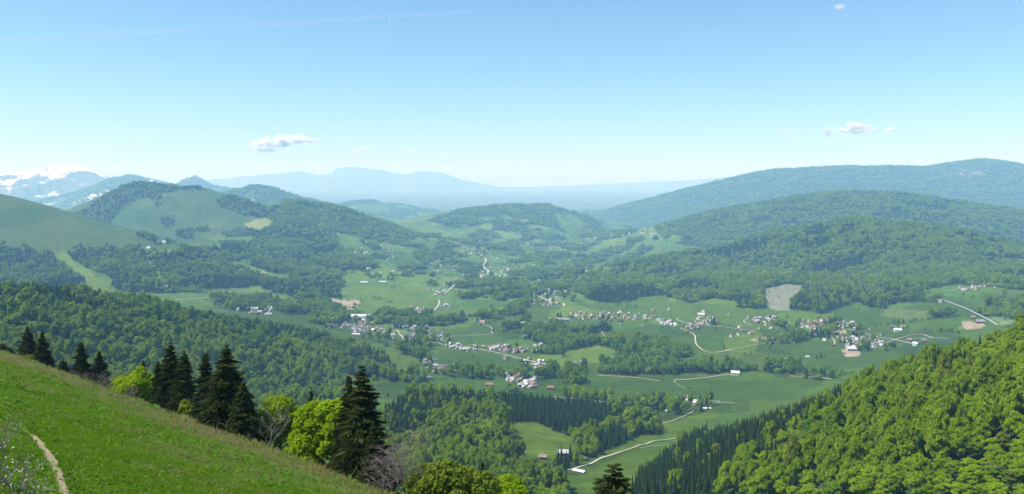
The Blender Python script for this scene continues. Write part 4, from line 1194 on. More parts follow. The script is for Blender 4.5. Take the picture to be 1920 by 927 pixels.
cluster([(1280,612),(1312,608),(1315,622),(1285,622)], 6, "beside the meeting of the field lanes", "gnn", 'bb', seed=12)
cluster([(1400,596),(1465,594),(1470,606),(1412,608)], 9, "below the bare clearing", "ppgn", seed=13)
cluster([(1500,600),(1558,598),(1562,616),(1505,618)], 16, "with red neighbours in the dense hamlet right of the clearing", "rrrpg", seed=14)
cluster([(1568,604),(1605,604),(1608,620),(1575,620)], 7, "between the two hamlets on the right", "rpgn", seed=15)
cluster([(1578,634),(1655,632),(1668,646),(1640,654),(1590,652)], 22, "in the lower hamlet above the right slope", "gggnpn", 'bbcw', seed=16)
cluster([(1428,678),(1480,674),(1492,686),(1436,690)], 10, "in the hamlet at the wood edge below the wide meadows", "pgp", seed=17)
cluster([(1795,538),(1862,532),(1868,540),(1800,547)], 10, "in the hill hamlet at the far right", "pgnr", seed=18)
cluster([(768,574),(800,580),(800,590),(775,590)], 9, "in the little hamlet beside the curving valley road", "pgnr", seed=19)
cluster([(822,572),(842,568),(845,578),(826,580)], 4, "at the bend of the curving valley road", "pgn", seed=20)
cluster([(415,568),(470,572),(510,576),(505,592),(440,588)], 16, "scattered in the meadow beyond the left wood", "ppgn", seed=21)
cluster([(800,545),(860,520),(862,534),(830,556),(806,556)], 14, "beside the valley road farther up", "ppgr", seed=22, size=1.1)
cluster([(800,500),(900,496),(930,520),(860,528)], 26, "scattered in the far valley", "ppgn", seed=23, size=1.15)
cluster([(860,464),(915,462),(915,480),(872,478)], 24, "in the far church village", "ppgn", seed=24, size=1.2)
cluster([(925,505),(960,500),(960,520),(930,520)], 10, "in the far valley right of the winding road", "ppg", seed=25, size=1.15)
cluster([(1010,505),(1070,500),(1065,518),(1015,525)], 12, "on the far rise below the wooded spur", "ppg", seed=26, size=1.15)
cluster([(660,455),(740,455),(740,490),(690,486)], 14, "scattered on the far left slope", "ppg", seed=27, size=1.2)
cluster([(1030,460),(1070,460),(1070,476),(1035,478)], 8, "on the far slope in the haze", "ppg", seed=28, size=1.3)
cluster([(880,600),(1000,590),(1240,575),(1480,605),(1700,612),(1660,660),(1400,640),(1250,615),(1000,640)], 26, "standing apart on the valley floor between the villages", "pgnr", seed=41, mind=40)
cluster([(870,440),(1130,440),(1100,515),(1000,530),(860,535)], 34, "scattered along the hazy valley bottom", "ppg", seed=42, size=1.25, mind=30)
cluster([(650,470),(830,470),(850,515),(700,520)], 14, "on the hazy slopes left of the valley road", "ppg", seed=43, size=1.25, mind=30)
cluster([(1110,428),(1230,432),(1230,446),(1120,444)], 22, "in the hazy town at the valley mouth", "ppg", seed=29, size=1.7, mind=30)

HOUSES.sort(key=lambda h: -h[3]/h[0].y)
hp = np.array([[h[0].x, h[0].y] for h in HOUSES])
_kids = 0
far_mb = {}
def build_house(i, h):
    p, wall, roof, size, rz, label, group, cat, name, shape = h
    key = (WALLS[wall], ROOFS[roof]); kk = (key, shape)
    W, L_, hw, hr = SHAPES[shape]
    if kk not in _hc: _hc[kk] = house_meshes(W, L_, hw, hr, key)
    wm, rm, cm = _hc[kk]
    zlow = min(H1(p.x+dx, p.y+dy) for dx in (-4, 4) for dy in (-4, 4))
    root = empty(name, (p.x, p.y, zlow+0.3), rz, size)
    tag(root, label, cat, group)
    link(bpy.data.objects.new("wall", wm), root)
    ro = link(bpy.data.objects.new("roof", rm), root)
    if shape in (0, 1, 2):
        link(bpy.data.objects.new("chimney", cm), ro)
    if p.y < 2300:
        nw = 3 if L_ > 12 else 2
        for s in (-1, 1):
            for k in range(nw):
                for zf in ((1.6, 4.0) if hw > 4.8 else (1.7,)):
                    o = link(bpy.data.objects.new("window", WINDOW), root)
                    o.location = (s*(W/2+.02), -L_/2+L_*(k+.5)/nw, zf); o.rotation_euler = (0, 0, math.pi/2)
            for k in (-1, 1):
                o = link(bpy.data.objects.new("window", WINDOW), root)
                o.location = (k*W*.25, s*(L_/2+.02), 1.7 if hw < 4.8 else 3.9)
        o = link(bpy.data.objects.new("door", DOORM), root); o.location = (0, -(L_/2+.02), 0)
N_HOUSE = 300
labels_n = {}
for i, h in enumerate(HOUSES):
    if i < N_HOUSE: build_house(i, h)
# the rest, too far to tell their parts: one mass
rest = HOUSES[N_HOUSE:]
if rest:
    mb = MB()
    mats = [M['wall_white'], M['wall_cream'], M['roof_pale'], M['roof_grey'], M['roof_red'], M['roof_brown']]
    ri = {'p': 2, 'g': 3, 'r': 4, 'n': 5, 'u': 2}
    for p, wall, roof, size, rz, *_x, shape in rest:
        W, L_, hw, hr = [q*size for q in SHAPES[shape]]
        c, s = math.cos(rz), math.sin(rz)
        z = H1(p.x, p.y)
        tr = lambda v: (p.x+c*v[0]-s*v[1], p.y+s*v[0]+c*v[1], z+v[2])
        a, b = W/2, L_/2
        mb.add([tr(v) for v in [(-a,-b,-3),(a,-b,-3),(a,b,-3),(-a,b,-3),(-a,-b,hw),(a,-b,hw),(a,b,hw),(-a,b,hw),(0,-b,hw+hr),(0,b,hw+hr)]],
               [(0,1,5,8,4),(1,2,6,5),(2,3,7,9,6),(3,0,4,7)], 0 if wall == 'w' else 1)
        for sg in (-1, 1):
            e = a+.8; ze = hw-.8*hr/a
            mb.add([tr(v) for v in [(0,-b-.8,hw+hr+.3),(0,b+.8,hw+hr+.3),(sg*e,b+.8,ze+.3),(sg*e,-b-.8,ze+.3)]], [(0,1,2,3)], ri[roof])
    o = link(bpy.data.objects.new("distant_houses", mb.mesh("distant_houses", mats)))
    tag(o, "the many smaller pale houses filling the villages up the valley", "houses", None, "stuff")

# no trees inside houses
c = np.nonzero(keep & (TY < 7000))[0]
for q in hp:
    near = (np.abs(TX[c]-q[0]) < 10) & (np.abs(TY[c]-q[1]) < 10)
    keep[c[near]] = False
TX, TY, TZ, TSP, tc_, tpx, tpy, tf = [a[keep] for a in (TX, TY, TZ, TSP, tc_, tpx, tpy, tf)]
# hedges and rows along lines: (points, width m, trees per 10 m, conifer share)
HEDGES = [
 ([(688,634),(706,642),(726,651)], 8, 1.2, .2), ([(815,602),(850,598),(885,592)], 25, 3, .5), ([(1200,602),(1230,607)], 10, 1, .3),
 ([(1640,612),(1700,606),(1740,600),(1780,588)], 14, 2.5, .4), ([(1730,622),(1780,622),(1810,628)], 10, 1.5, .2),
 ([(1255,625),(1300,624)], 8, 1.5, .2), ([(1335,620),(1360,618)], 8, 1.5, .2), ([(1530,675),(1550,668)], 7, 1.5, .2),
 ([(980,612),(1000,606)], 10, 1.5, .2), ([(560,560),(600,555),(640,548)], 20, 2, .3), ([(880,700),(935,706)], 18, 2.5, .1),
 ([(1160,575),(1210,580)], 10, .8, .3), ([(700,560),(712,563)], 14, 2, .3), ([(655,578),(662,580)], 18, 3, .2), ([(665,573),(672,575)], 18, 3, .2),
 ([(724,567),(738,567)], 22, 3, .1), ([(796,700),(800,722),(812,735)], 16, 2, .2), ([(700,690),(715,700)], 12, 2, .2),
 ([(1045,700),(1060,722),(1062,738)], 22, 2.5, .1), ([(1285,563),(1330,560)], 12, 1.5, .8), ([(1366,560),(1372,562)], 10, 3, .9),
 ([(1800,560),(1830,556)], 12, 1, .3), ([(1870,558),(1890,560)], 30, 2, .3), ([(1830,606),(1842,602)], 9, 1.5, .2),
 ([(1550,760),(1600,735)], 6, .1, .5), ([(640,516),(700,508)], 14, 1.5, .3), ([(720,520),(830,515)], 14, .8, .3),
 ([(640,540),(720,528),(830,536)], 12, .8, .3), ([(880,560),(900,545)], 16, 2, .3), ([(985,640),(1030,632)], 16, 2.5, .3),
 ([(1000,664),(1065,660)], 10, 1.5, .2), ([(900,610),(925,607)], 14, 2, .2), ([(930,622),(985,628),(1040,628),(1100,634)], 22, 3, .15),
 ([(1410,640),(1432,636)], 7, .8, .2), ([(1440,655),(1446,657)], 8, 2, .1), ([(1292,730),(1296,728)], 4, .6, .1), ([(1262,722),(1268,722)], 6, 2, .1),
 ([(1330,718),(1334,722)], 4, 1, .1), ([(415,560),(470,556)], 14, 1.2, .5), ([(540,565),(590,560)], 25, 3, .5),
]
hx, hy, hc = [], [], []
for pts, w, dens, cs in HEDGES:
    wp = [cast(px, py, 600) for px, py in pts]
    for a, b in zip(wp[:-1], wp[1:]):
        Ln = (b-a).length; n = max(1, int(Ln/10*dens))
        for k in range(n):
            q = a.lerp(b, rnd.random()); hx.append(q.x+rnd.gauss(0, w*.35)); hy.append(q.y+rnd.gauss(0, w*.35)); hc.append(cs)
hx, hy, hc = np.array(hx), np.array(hy), np.array(hc)
# lone trees strewn over the valley meadows
lx = RNG.uniform(-2000, 2300, 3000); ly = RNG.uniform(1350, 6500, 3000)
lz = height(lx, ly); lf, _c, lpx, lpy = forest_fields(lx, ly, lz)
ok = (np.abs(lx) < .66*ly) & (lf < .05) & (fbm(lx/300, ly/300, 123, 3) > .54) & visible(lx, ly, lz+12)
for P, w in ROAD_PTS:
    for q in P[::3]: ok &= ((lx-q[0])**2+(ly-q[1])**2) > (w*.5+6)**2
for q in hp: ok &= ((lx-q[0])**2+(ly-q[1])**2) > 110
lx, ly = lx[ok][:420], ly[ok][:420]
bx_ = RNG.uniform(-3200, 3600, 120000); by_ = RNG.uniform(1350, 8000, 120000)
fbd = field_border(bx_, by_)
okb = (np.abs(bx_) < .66*by_) & (fbd < 7) & (fbm(bx_/160, by_/160, 321, 3) > .5)
bx_, by_ = bx_[okb], by_[okb]
bz_ = height(bx_, by_); bf, _c, bpx_, bpy_ = forest_fields(bx_, by_, bz_)
okb = (bf < .3) & visible(bx_, by_, bz_+10)
for PQ in PASTURE: okb &= ~pip(bpx_, bpy_, PQ[0])
for mq in MEADOWS: okb &= ~pip(bpx_, bpy_, mq[0])
for P, w in ROAD_PTS:
    for q in P[::3]: okb &= ((bx_-q[0])**2+(by_-q[1])**2) > (w*.5+6)**2
for q in hp: okb &= ((bx_-q[0])**2+(by_-q[1])**2) > 110
lx = np.concatenate([lx, bx_[okb]]); ly = np.concatenate([ly, by_[okb]])
sx_ = RNG.uniform(-3600, -900, 9000); sy_ = RNG.uniform(3600, 7200, 9000)
sz_ = height(sx_, sy_); _f, _c, spx, spy = forest_fields(sx_, sy_, sz_)
oks = np.zeros(len(sx_), bool)
for PQ in PASTURE: oks |= pip(spx, spy, PQ[0])
oks &= (_f < .1) & (fbm(sx_/130, sy_/130, 511, 3) > .53) & visible(sx_, sy_, sz_+8) & (RNG.random(len(sx_)) < .35)
lx = np.concatenate([lx, sx_[oks]]); ly = np.concatenate([ly, sy_[oks]])
ex = np.concatenate([hx, lx]); ey = np.concatenate([hy, ly]); ec = np.concatenate([hc, np.full(len(lx), .12)])
ez = height(ex, ey); epx, epy = project(ex, ey, ez)
TX = np.concatenate([TX, ex]); TY = np.concatenate([TY, ey]); TZ = np.concatenate([TZ, ez]); TSP = np.concatenate([TSP, np.full(len(ex), 6.0)])
tc_ = np.concatenate([tc_, ec]); tpx = np.concatenate([tpx, epx]); tpy = np.concatenate([tpy, epy])
small = np.concatenate([np.zeros(len(TX)-len(ex), bool), np.ones(len(ex), bool)])

is_con = RNG.random(len(TX)) < tc_
base = np.where(is_con, 1.0, TSP*1.18/10.0)*(0.70+0.58*RNG.random(len(TX)))
scl = np.stack([base, base, base*(0.85+0.55*RNG.random(len(TX)))], 1)
# conifers: width follows the spacing, height stays that of a tree
cw = np.maximum(1.0, np.minimum(TSP, 16)*1.0/7.0)*(0.85+.5*RNG.random(len(TX)))
ch = (0.55+0.7*RNG.random(len(TX)))*np.where(TSP > 25, 1.25, 1.0)
scl[is_con] = np.stack([cw, cw, ch], 1)[is_con]
bl = ~is_con
clump = fbm(TX/42, TY/42, 201, 3)
scl[bl, 2] = np.minimum(scl[bl, 2], 1.6)*(0.55+0.9*sstep(.3, .7, clump[bl]))
scl[small] *= np.array([.75, .75, .7])*(0.6+.6*RNG.random((small.sum(), 1)))
rot = RNG.random(len(TX))*6.283
size_px = scl[:, 0]*np.where(is_con, 7, 10)*F/TY
inside = (tpx > 2) & (tpx < 1918) & (tpy < 940) & (tpy > 0) & visible(TX, TY, TZ+6, 2)

def gn_scatter(name, pts, scl_, rz, variant, protos, label, cat, tilt=None):
    me = bpy.data.meshes.new(name)
    n = len(pts)
    me.vertices.add(n); me.vertices.foreach_set("co", np.asarray(pts, np.float32).ravel())
    a = me.attributes.new("scl", 'FLOAT_VECTOR', 'POINT'); a.data.foreach_set("vector", np.asarray(scl_, np.float32).ravel())
    rv = np.zeros((n, 3), np.float32); rv[:, 2] = rz
    if tilt is not None: rv[:, :2] = tilt
    a = me.attributes.new("rotv", 'FLOAT_VECTOR', 'POINT'); a.data.foreach_set("vector", rv.ravel())
    a = me.attributes.new("variant", 'INT', 'POINT'); a.data.foreach_set("value", np.asarray(variant, np.int32))
    coll = bpy.data.collections.new(name+"_kinds")
    for i, pm in enumerate(protos):
        coll.objects.link(bpy.data.objects.new("%s_kind_%02d" % (name, i), pm))
    ng = bpy.data.node_groups.new(name+"_scatter", 'GeometryNodeTree')
    ng.interface.new_socket(name="Geometry", in_out='INPUT', socket_type='NodeSocketGeometry')
    ng.interface.new_socket(name="Geometry", in_out='OUTPUT', socket_type='NodeSocketGeometry')
    N, L = ng.nodes, ng.links
    gi = N.new("NodeGroupInput"); go = N.new("NodeGroupOutput")
    ip = N.new("GeometryNodeInstanceOnPoints")
    ci = N.new("GeometryNodeCollectionInfo"); ci.inputs["Collection"].default_value = coll
    ci.inputs["Separate Children"].default_value = True; ci.inputs["Reset Children"].default_value = True
    def named(nm, ty):
        q = N.new("GeometryNodeInputNamedAttribute"); q.data_type = ty; q.inputs["Name"].default_value = nm
        return q.outputs["Attribute"]
    L.new(gi.outputs[0], ip.inputs["Points"]); L.new(ci.outputs[0], ip.inputs["Instance"])
    ip.inputs["Pick Instance"].default_value = True
    L.new(named("variant", 'INT'), ip.inputs["Instance Index"])
    er = N.new("FunctionNodeEulerToRotation"); L.new(named("rotv", 'FLOAT_VECTOR'), er.inputs[0])
    L.new(er.outputs[0], ip.inputs["Rotation"]); L.new(named("scl", 'FLOAT_VECTOR'), ip.inputs["Scale"])
    L.new(ip.outputs[0], go.inputs[0])
    o = link(bpy.data.objects.new(name, me))
    md = o.modifiers.new("scatter", 'NODES'); md.node_group = ng
    tag(o, label, cat, None, "stuff")
    return o

# the 300 largest of each kind are trees of their own
used = np.zeros(len(TX), bool)
def where_words(px, py, y):
    if px > 1180 and y < 1250: return "slope at the lower right"
    if px < 1180 and y < 1000 and px > 700: return "knoll below the meadow"
    return "valley woods"
for con, name in ((False, "beech_tree"), (True, "spruce_tree")):
    cand = np.nonzero(inside & (is_con == con))[0]
    cand = cand[np.argsort(-size_px[cand])][:300]
    used[cand] = True
    for i in cand:
        w = where_words(tpx[i], tpy[i], TY[i]); vi = None
        if not con: vi = int(RNG.integers(5)) if RNG.random() > .13 else 5+int(RNG.integers(2))
        root = empty(name, (TX[i], TY[i], TZ[i]), rot[i], tuple(scl[i]))
        if con: kin = ("tall " if scl[i][2] > 1.05 else "short " if scl[i][2] < .82 else "")+"dark pointed spruce"
        else: kin = ("broad " if scl[i][0] > 1.05 else "slim " if scl[i][0] < .8 else "")+("bright green beech" if vi < 5 else "olive-tinged broadleaf tree" if vi == 5 else "darker green broadleaf tree")
        if "slope" in w:
            edge = HY+(tpx[i]-1190)*0; e1 = np.interp(tpx[i], [1190, 1370, 1500, 1640, 1760, 1920], [927, 800, 750, 705, 668, 625])
            rel = (tpy[i]-e1)/max(30.0, 927-e1)
            row = "along the top edge of" if rel < .22 else "at the bottom of" if rel > .72 else "half way up"
            side = "by the meadow" if tpx[i] < 1400 else "mid part" if tpx[i] < 1660 else "far right part"
            w2 = "%s the right slope, %s" % (row, side)
        else: w2 = "on the "+w
        tag(root, "%s %s" % (kin, w2), "tree", "%s of the %s" % ("spruces" if con else "beeches", w))
        pm = SPRUCE[int(RNG.integers(4))] if con else BEECH[vi]
        link(bpy.data.objects.new("crown", pm), root)
        link(bpy.data.objects.new("trunk", TRUNK_S[0] if con else TRUNK_B[int(RNG.integers(2))]), root)
restb = bl & ~used
near_b = (TY < 1250)
stand = sstep(.42, .60, fbm(TX/190, TY/190, 301, 3))
bright = RNG.random(len(TX)) < (0.35+1.3*stand)*( np.where(TY < 1700, .25, .05)+.6*sstep(.5, .62, fbm(TX/np.where(TY < 1700, 30, 60), TY/np.where(TY < 1700, 30, 60), 207, 3)))
var = np.where(near_b, np.where(RNG.random(len(TX)) < .13, 5+RNG.integers(0, 2, len(TX)), RNG.integers(0, 5, len(TX))), np.where(bright, 7+RNG.integers(0, 3, len(TX)), 10+RNG.integers(0, 4, len(TX))))
P3 = np.stack([TX, TY, TZ-0.4], 1)
gn_scatter("broadleaf_woods", P3[restb], scl[restb], rot[restb], var[restb], BEECH+BRIGHT+MIXED, "green broadleaf woods covering the hills and lining the valley fields", "woods")
restc = is_con & ~used
varc = np.where(TY < 2600, RNG.integers(0, 4, len(TX)), 4+RNG.integers(0, 3, len(TX)))
gn_scatter("conifer_woods", P3[restc], scl[restc], rot[restc], varc[restc], SPRUCE+FARSPR, "dark conifer stands spread through the hillside woods", "woods")
print("TREES", len(TX), "broad", int(restb.sum()), "conifer", int(restc.sum()), "houses", len(HOUSES))

# ------------------------------------------------------------------ trees along the meadow crest
def spot(px, py_top, d):
    x = (px-CX)/F*d
    z = H1(x, d); top = CZ-(py_top-HY)/F*d
    if top-z < 1.5: print('LOW', px, py_top, d, round(top-z, 1))
    return x, d, z, max(top-z, 1.5)
SPRC = [spruce_crown("crown", prng(400+i), 16, 3.7, 36, 11, M['spruce_near'], 8, 0.03, True, .60, .80) for i in range(4)]
SPRT = spruce_crown("crown", prng(410), 16, 3.7, 26, 10, M['spruce_tan'], 6, 0.05, True, .7, .62)
TRK = trunk_mesh("trunk", prng(420), 16, .24, M['bark'], 0, 0, 13.5)
def near_spruce(px, py, d, width, label, mesh=None, hb=16.0, wb=7.4):
    x, y, z, h = spot(px, py, d)
    s = width/wb*1.02
    root = empty("spruce_tree", (x, y, z-.3), rnd.random()*6.28, (s, s, (h+.3)/hb))
    tag(root, label, "tree", "spruces along the meadow crest")
    link(bpy.data.objects.new("crown", mesh or rnd.choice(SPRC)), root)
    link(bpy.data.objects.new("trunk", TRK), root)
    0 and print("spruce", px, "height %.1f" % h)
near_spruce(4, 644, 212, 5.5, "dark spruce cut by the left edge of the picture")
near_spruce(18, 652, 208, 4.8, "short dark spruce just right of the picture's left edge")
near_spruce(52, 612, 206, 7.0, "tall dark spruce, left one of the tall pair at the far end of the crest")
near_spruce(79, 620, 200, 6.0, "slender dark spruce, right one of the tall pair at the far end of the crest")
near_spruce(118, 674, 190, 5.0, "small dark spruce between the two pairs on the crest")
near_spruce(152, 641, 180, 6.4, "dark spruce with gaps above the grey bare shrubs, left of two")
near_spruce(186, 656, 172, 5.6, "dark spruce above the grey bare shrubs, right of two")
near_spruce(268, 674, 172, 4.0, "thin spruce tip rising behind the small bright beech")
near_spruce(296, 676, 152, 5.0, "low dark spruce at the left flank of the big dark group")
near_spruce(319, 641, 146, 8.4, "tall spruce, leftmost high top of the big dark group")
near_spruce(345, 656, 141, 7.8, "spruce just right of the leftmost high top in the big dark group")
near_spruce(385, 660, 133, 6.6, "narrow spruce in the middle of the big dark group")
near_spruce(424, 646, 122, 10.6, "broad tall spruce at the right end of the big dark group")
near_spruce(403, 705, 124, 6.4, "lower dark spruce filling the middle of the big dark group")
near_spruce(456, 715, 118, 6.4, "low broad spruce at the foot of the broad tall one")
near_spruce(583, 725, 142, 4.6, "small dark spruce tip between the two bright beeches")
near_spruce(679, 684, 99, 9.4, "biggest black-green spruce beside the bright beech at the crest's low end")
near_spruce(654, 702, 102, 6.0, "second top close to the left of the biggest spruce")
near_spruce(700, 790, 93, 5.0, "low spruce boughs at the foot of the biggest spruce")
near_spruce(905, 864, 128, 4.4, "lone small spruce rising below the knoll wood")
near_spruce(1150, 868, 80, 9.5, "brownish spruce top poking up at the bottom edge", SPRT)

def near_beech(px, py, d, width, label, mat, seed, low=0.06, n=6500, size=.34, trunk='greybark'):
    x, y, z, h = spot(px, py, d)
    r = prng(seed)
    lob = beech_lobes(r, width/2*.92, h*low, h*.97, 26)
    lob = [lob[0]]+[tuple(np.array(q_[:3])*(1, 1, 1)+r.normal(size=3)*width*.045)+tuple(np.array(q_[3:])*(.55+.85*r.random())) for q_ in lob[1:]]
    me = crown_mesh("crown", r, lob, n, size, M[mat], core=False, jit=.5)
    root = empty("broadleaf_tree", (x, y, z-.2), 0)
    tag(root, label, "tree", "broadleaf trees along the meadow crest")
    link(bpy.data.objects.new("crown", me), root)
    link(bpy.data.objects.new("trunk", trunk_mesh("trunk", r, h, .16+.008*h, M[trunk], 7, width*.33, h*.7)), root)
    0 and print("beech", px, "height %.1f" % h)
near_beech(528, 726, 126, 8.8, "bright yellow-green beech left of the small dark spruce tip", 'beech', 501, .02)
near_beech(596, 742, 110, 7.8, "bright beech with its crown reaching low beside the biggest spruce", 'beech', 502, .03)
near_beech(628, 728, 108, 6.0, "bright beech crown half behind the biggest spruce", 'beech', 503, .05)
near_beech(256, 686, 160, 8.4, "small bright beech between the bare shrubs and the big dark group", 'beech', 504, .05)
near_beech(228, 703, 164, 4.6, "low bright bush left of the small bright beech", 'beech', 505, .02, 3500)
near_beech(842, 868, 88, 8.6, "olive-green bushy tree at the bottom edge below the dead tree", 'olive', 506, .05, 7500, .30)
near_beech(792, 862, 92, 4.4, "thin olive sapling crown beside the bare pole", 'olive', 507, .1, 2600, .26)
near_beech(955, 900, 96, 9.5, "yellow-green treetop rounding up at the bottom edge", 'beech', 508, .05, 7500, .30)
near_beech(905, 905, 92, 6.0, "fresh green treetop at the bottom edge beside the olive ones", 'beech', 509, .05, 4500, .30)
near_beech(1030, 918, 104, 5.0, "small green treetop at the bottom edge right of the yellow-green one", 'beech', 510, .05, 3500, .28)
near_beech(45, 676, 196, 5.0, "low green bush under the tall pair of spruces", 'olive', 511, .02, 2500, .3)
near_beech(575, 848, 106, 2.6, "little pale-green shrub at the foot of the low-reaching beech", 'beech', 512, .02, 900, .26)
near_beech(352, 742, 139, 3.6, "low yellowish bush at the foot of the big dark group", 'olive', 513, .02, 1200, .28)

for i_, (px_, py_, d_, w_, mt_) in enumerate(((498,832,117,2.6,'olive'),(548,838,113,3.0,'beech'),(566,846,111,2.6,'olive'),(590,856,108,3.0,'beech'),(618,868,104,3.2,'olive'),(648,884,101,2.8,'beech'))):
    near_beech(px_, py_, d_, w_, ["low olive bush right of the low broad spruce at the big dark group's end", "fresh green bush under the small grey leafless tree", "low olive bush left of the low-reaching beech", "fresh green bush at the low-reaching beech's foot", "low olive bush between the low-reaching beech and the biggest spruce", "fresh green bush at the left foot of the biggest spruce"][i_], mt_, 530+i_, .0, 1200, .26)

def bare_thing(name, px, py, d, seed, label, cat, mat, r0, spread, depth, nl, wfac=1.0, droop=0.0, up=.5, rz=0):
    x, y, z, h = spot(px, py, d)
    me = bare_tree("branches", prng(seed), h, r0, spread, depth, M[mat], droop, nl, updir=up)
    o = link(bpy.data.objects.new(name, me)); o.location = (x, y, z-.1); o.scale = (wfac, wfac, 1)
    tag(o, label, cat, "bare trees and shrubs by the meadow crest")
bare_thing("dead_tree", 742, 800, 90, 601, "dead grey tree with drooping bare branches right of the biggest spruce", "tree", 'twig', .09, .5, 3, 30, 1.0, .16, .05)
bare_thing("dead_tree", 716, 838, 88, 602, "smaller tangle of dead grey branches at the foot of the biggest spruce", "tree", 'twig', .07, .55, 3, 24, 1.2, .14, .15)
bare_thing("bare_pole_tree", 765, 800, 93, 603, "thin straight dead trunk standing right of the dead tree", "tree", 'bark', .10, .22, 2, 12)
bare_thing("bare_tree", 513, 772, 113, 604, "small grey leafless tree in front of the bright beech", "tree", 'greybark', .10, .62, 3, 12, 1.1, .0, .6)
for i, (px, py, d) in enumerate(((160,702,172),(182,706,168),(205,712,163),(228,722,158),(244,730,154),(146,700,176),(195,722,162))):
    bare_thing("bare_shrub", px, py, d, 620+i, "purplish-grey leafless shrub in the thicket under the crest spruces", "shrub", 'twig', .05, .75, 3, 12, 1.5, .0, .4)
for i, (px, py, d) in enumerate(((500,640,0),)): pass

# shrub with pale buds at the lower left corner, close to the camera
def bud_shrub(px, py, seed, h, label):
    p = cast(px, py)
    r = prng(seed)
    root = empty("budding_shrub", p, 0)
    tag(root, label, "shrub", "budding shrubs at the lower left corner")
    mb = MB(); tips = []
    for i in range(8):
        a = r.random()*6.28; sp = .25+.5*r.random()
        q = Vector((0, 0, -.1)); d = Vector((math.cos(a)*sp, math.sin(a)*sp, 1)).normalized()
        pts = [q]
        for k in range(6):
            d = (d+Vector(r.normal(size=3))*.13).normalized(); q = q+d*h/6*(.8+.4*r.random()); pts.append(q)
            if k > 1:
                for _ in range(2):
                    e = (d+Vector(r.normal(size=3))*.6).normalized()
                    q2 = q+e*h*.16*(.5+r.random()); q3 = q2+(e+Vector((0, 0, .3)))*h*.09
                    mb.tube([q, q2, q3], [.012, .009, .005], 3); tips += [q2, q3]
        mb.tube(pts, [.028*(1-.13*k) for k in range(7)], 5); tips.append(q)
    link(bpy.data.objects.new("branches", mb.mesh("branches", [M['greybark']])), root)
    C = np.array([t[:] for t in tips]); C = C[r.random(len(C)) < .5]
    v, f, tone = leaf_quads(r, C, np.tile([0, -.3, .8], (len(C), 1)), .06, 1.5, .7)
    me = np_mesh("buds", v, f, [M['bud']]); at_ = me.attributes.new("tone", 'FLOAT', 'POINT'); at_.data.foreach_set("value", tone.astype(np.float32))
    link(bpy.data.objects.new("buds", me), root)
bud_shrub(4, 915, 701, 2.3, "tall grey shrub with pale buds in the lower left corner")
bud_shrub(-6, 850, 704, 2.0, "budding shrub cut by the left edge beside the footpath")
bud_shrub(32, 930, 702, 1.7, "grey budding shrub at the bottom edge left of the footpath")
bud_shrub(62, 940, 703, 1.0, "low budding twigs at the bottom edge close to the footpath")

# ------------------------------------------------------------------ meadow grass
def tuft(name, seed, n, h, rad, mat, bend=.5, w=.018, heads=False):
    r = prng(seed); V, Fq, T = [], [], []
    for i in range(n):
        a = r.random()*6.28; q = rad*math.sqrt(r.random()); x0, y0 = q*math.cos(a), q*math.sin(a)
        b = r.random()*6.28; hh = h*(.55+.6*r.random()); bx, by = math.cos(b)*bend*hh*r.random(), math.sin(b)*bend*hh*r.random()
        c = r.random()*6.28; wx, wy = math.cos(c)*w, math.sin(c)*w
        o = len(V)
        V += [(x0-wx, y0-wy, -.04), (x0+wx, y0+wy, -.04), (x0+bx*.4+wx*.8, y0+by*.4+wy*.8, hh*.6), (x0+bx*.4-wx*.8, y0+by*.4-wy*.8, hh*.6), (x0+bx, y0+by, hh)]
        Fq += [(o, o+1, o+2, o+3), (o+3, o+2, o+4)]; T += [r.random()]*5
    me = bpy.data.meshes.new(name); me.from_pydata(V, [], Fq); me.materials.append(mat); me.update()
    at_ = me.attributes.new("tone", 'FLOAT', 'POINT'); at_.data.foreach_set("value", np.array(T, np.float32))
    return me
def weed(name, seed, n, size, mat):
    r = prng(seed)
    C = np.stack([r.normal(size=n)*.16, r.normal(size=n)*.16, .06+.14*r.random(n)], 1)
    v, f, tone = leaf_quads(r, C, np.tile([0, 0, 1.0], (n, 1)), size, 1.6, .5)
    me = np_mesh(name, v, f, [mat]); at_ = me.attributes.new("tone", 'FLOAT', 'POINT'); at_.data.foreach_set("value", tone.astype(np.float32))
    return me
GR = [tuft("grass_tuft", 800+i, 34, .24, .34, M['grass'], .7, .016) for i in range(4)]
DR = [tuft("dry_tuft", 820+i, 30, .34, .34, M['dry'], .5, .012) for i in range(3)]
WD = [weed("weed_clump", 840+i, 22, .17, M['weed']) for i in range(3)]
n = 330000
gr = 24*np.exp(RNG.random(n)*math.log(260/24)*1.0)
gt = np.radians(-36+42*RNG.random(n))
# even in ground area near, thinner far away
keep_g = RNG.random(n) < np.clip((gr/26.0)**2, 0, 40)/np.clip((gr/26.0)**2, 1, 40)
gxx, gyy = gr*np.sin(gt), gr*np.cos(gt)
s = fore_s(gxx, gyy); gz = height(gxx, gyy); gpx, gpy = project(gxx, gyy, gz)
ok = (s < 26) & (gpx > -40) & (gpx < 800) & (gpy < 990) & visible(gxx, gyy, gz+.6, 1)
dpath = np.full(n, 1e9)
for q in PATH_P:
    qd = math.hypot(q[0], q[1]); fr = 1.0 if qd > 46 else 0.0      # where the path crosses the slope it is trodden wider on the lower side
    for sh in (0.0, .5*fr, .9*fr):
        dpath = np.minimum(dpath, (gxx-q[0]*(1-sh/qd))**2+(gyy-q[1]*(1-sh/qd))**2)
ok &= dpath > (.30+.30*RNG.random(n))**2
gxx, gyy, gz, s, gr = gxx[ok], gyy[ok], gz[ok], s[ok], gr[ok]
q2 = fbm(gxx/24, gyy/24, 72, 3); q = fbm(gxx/6, gyy/6, 71, 4)
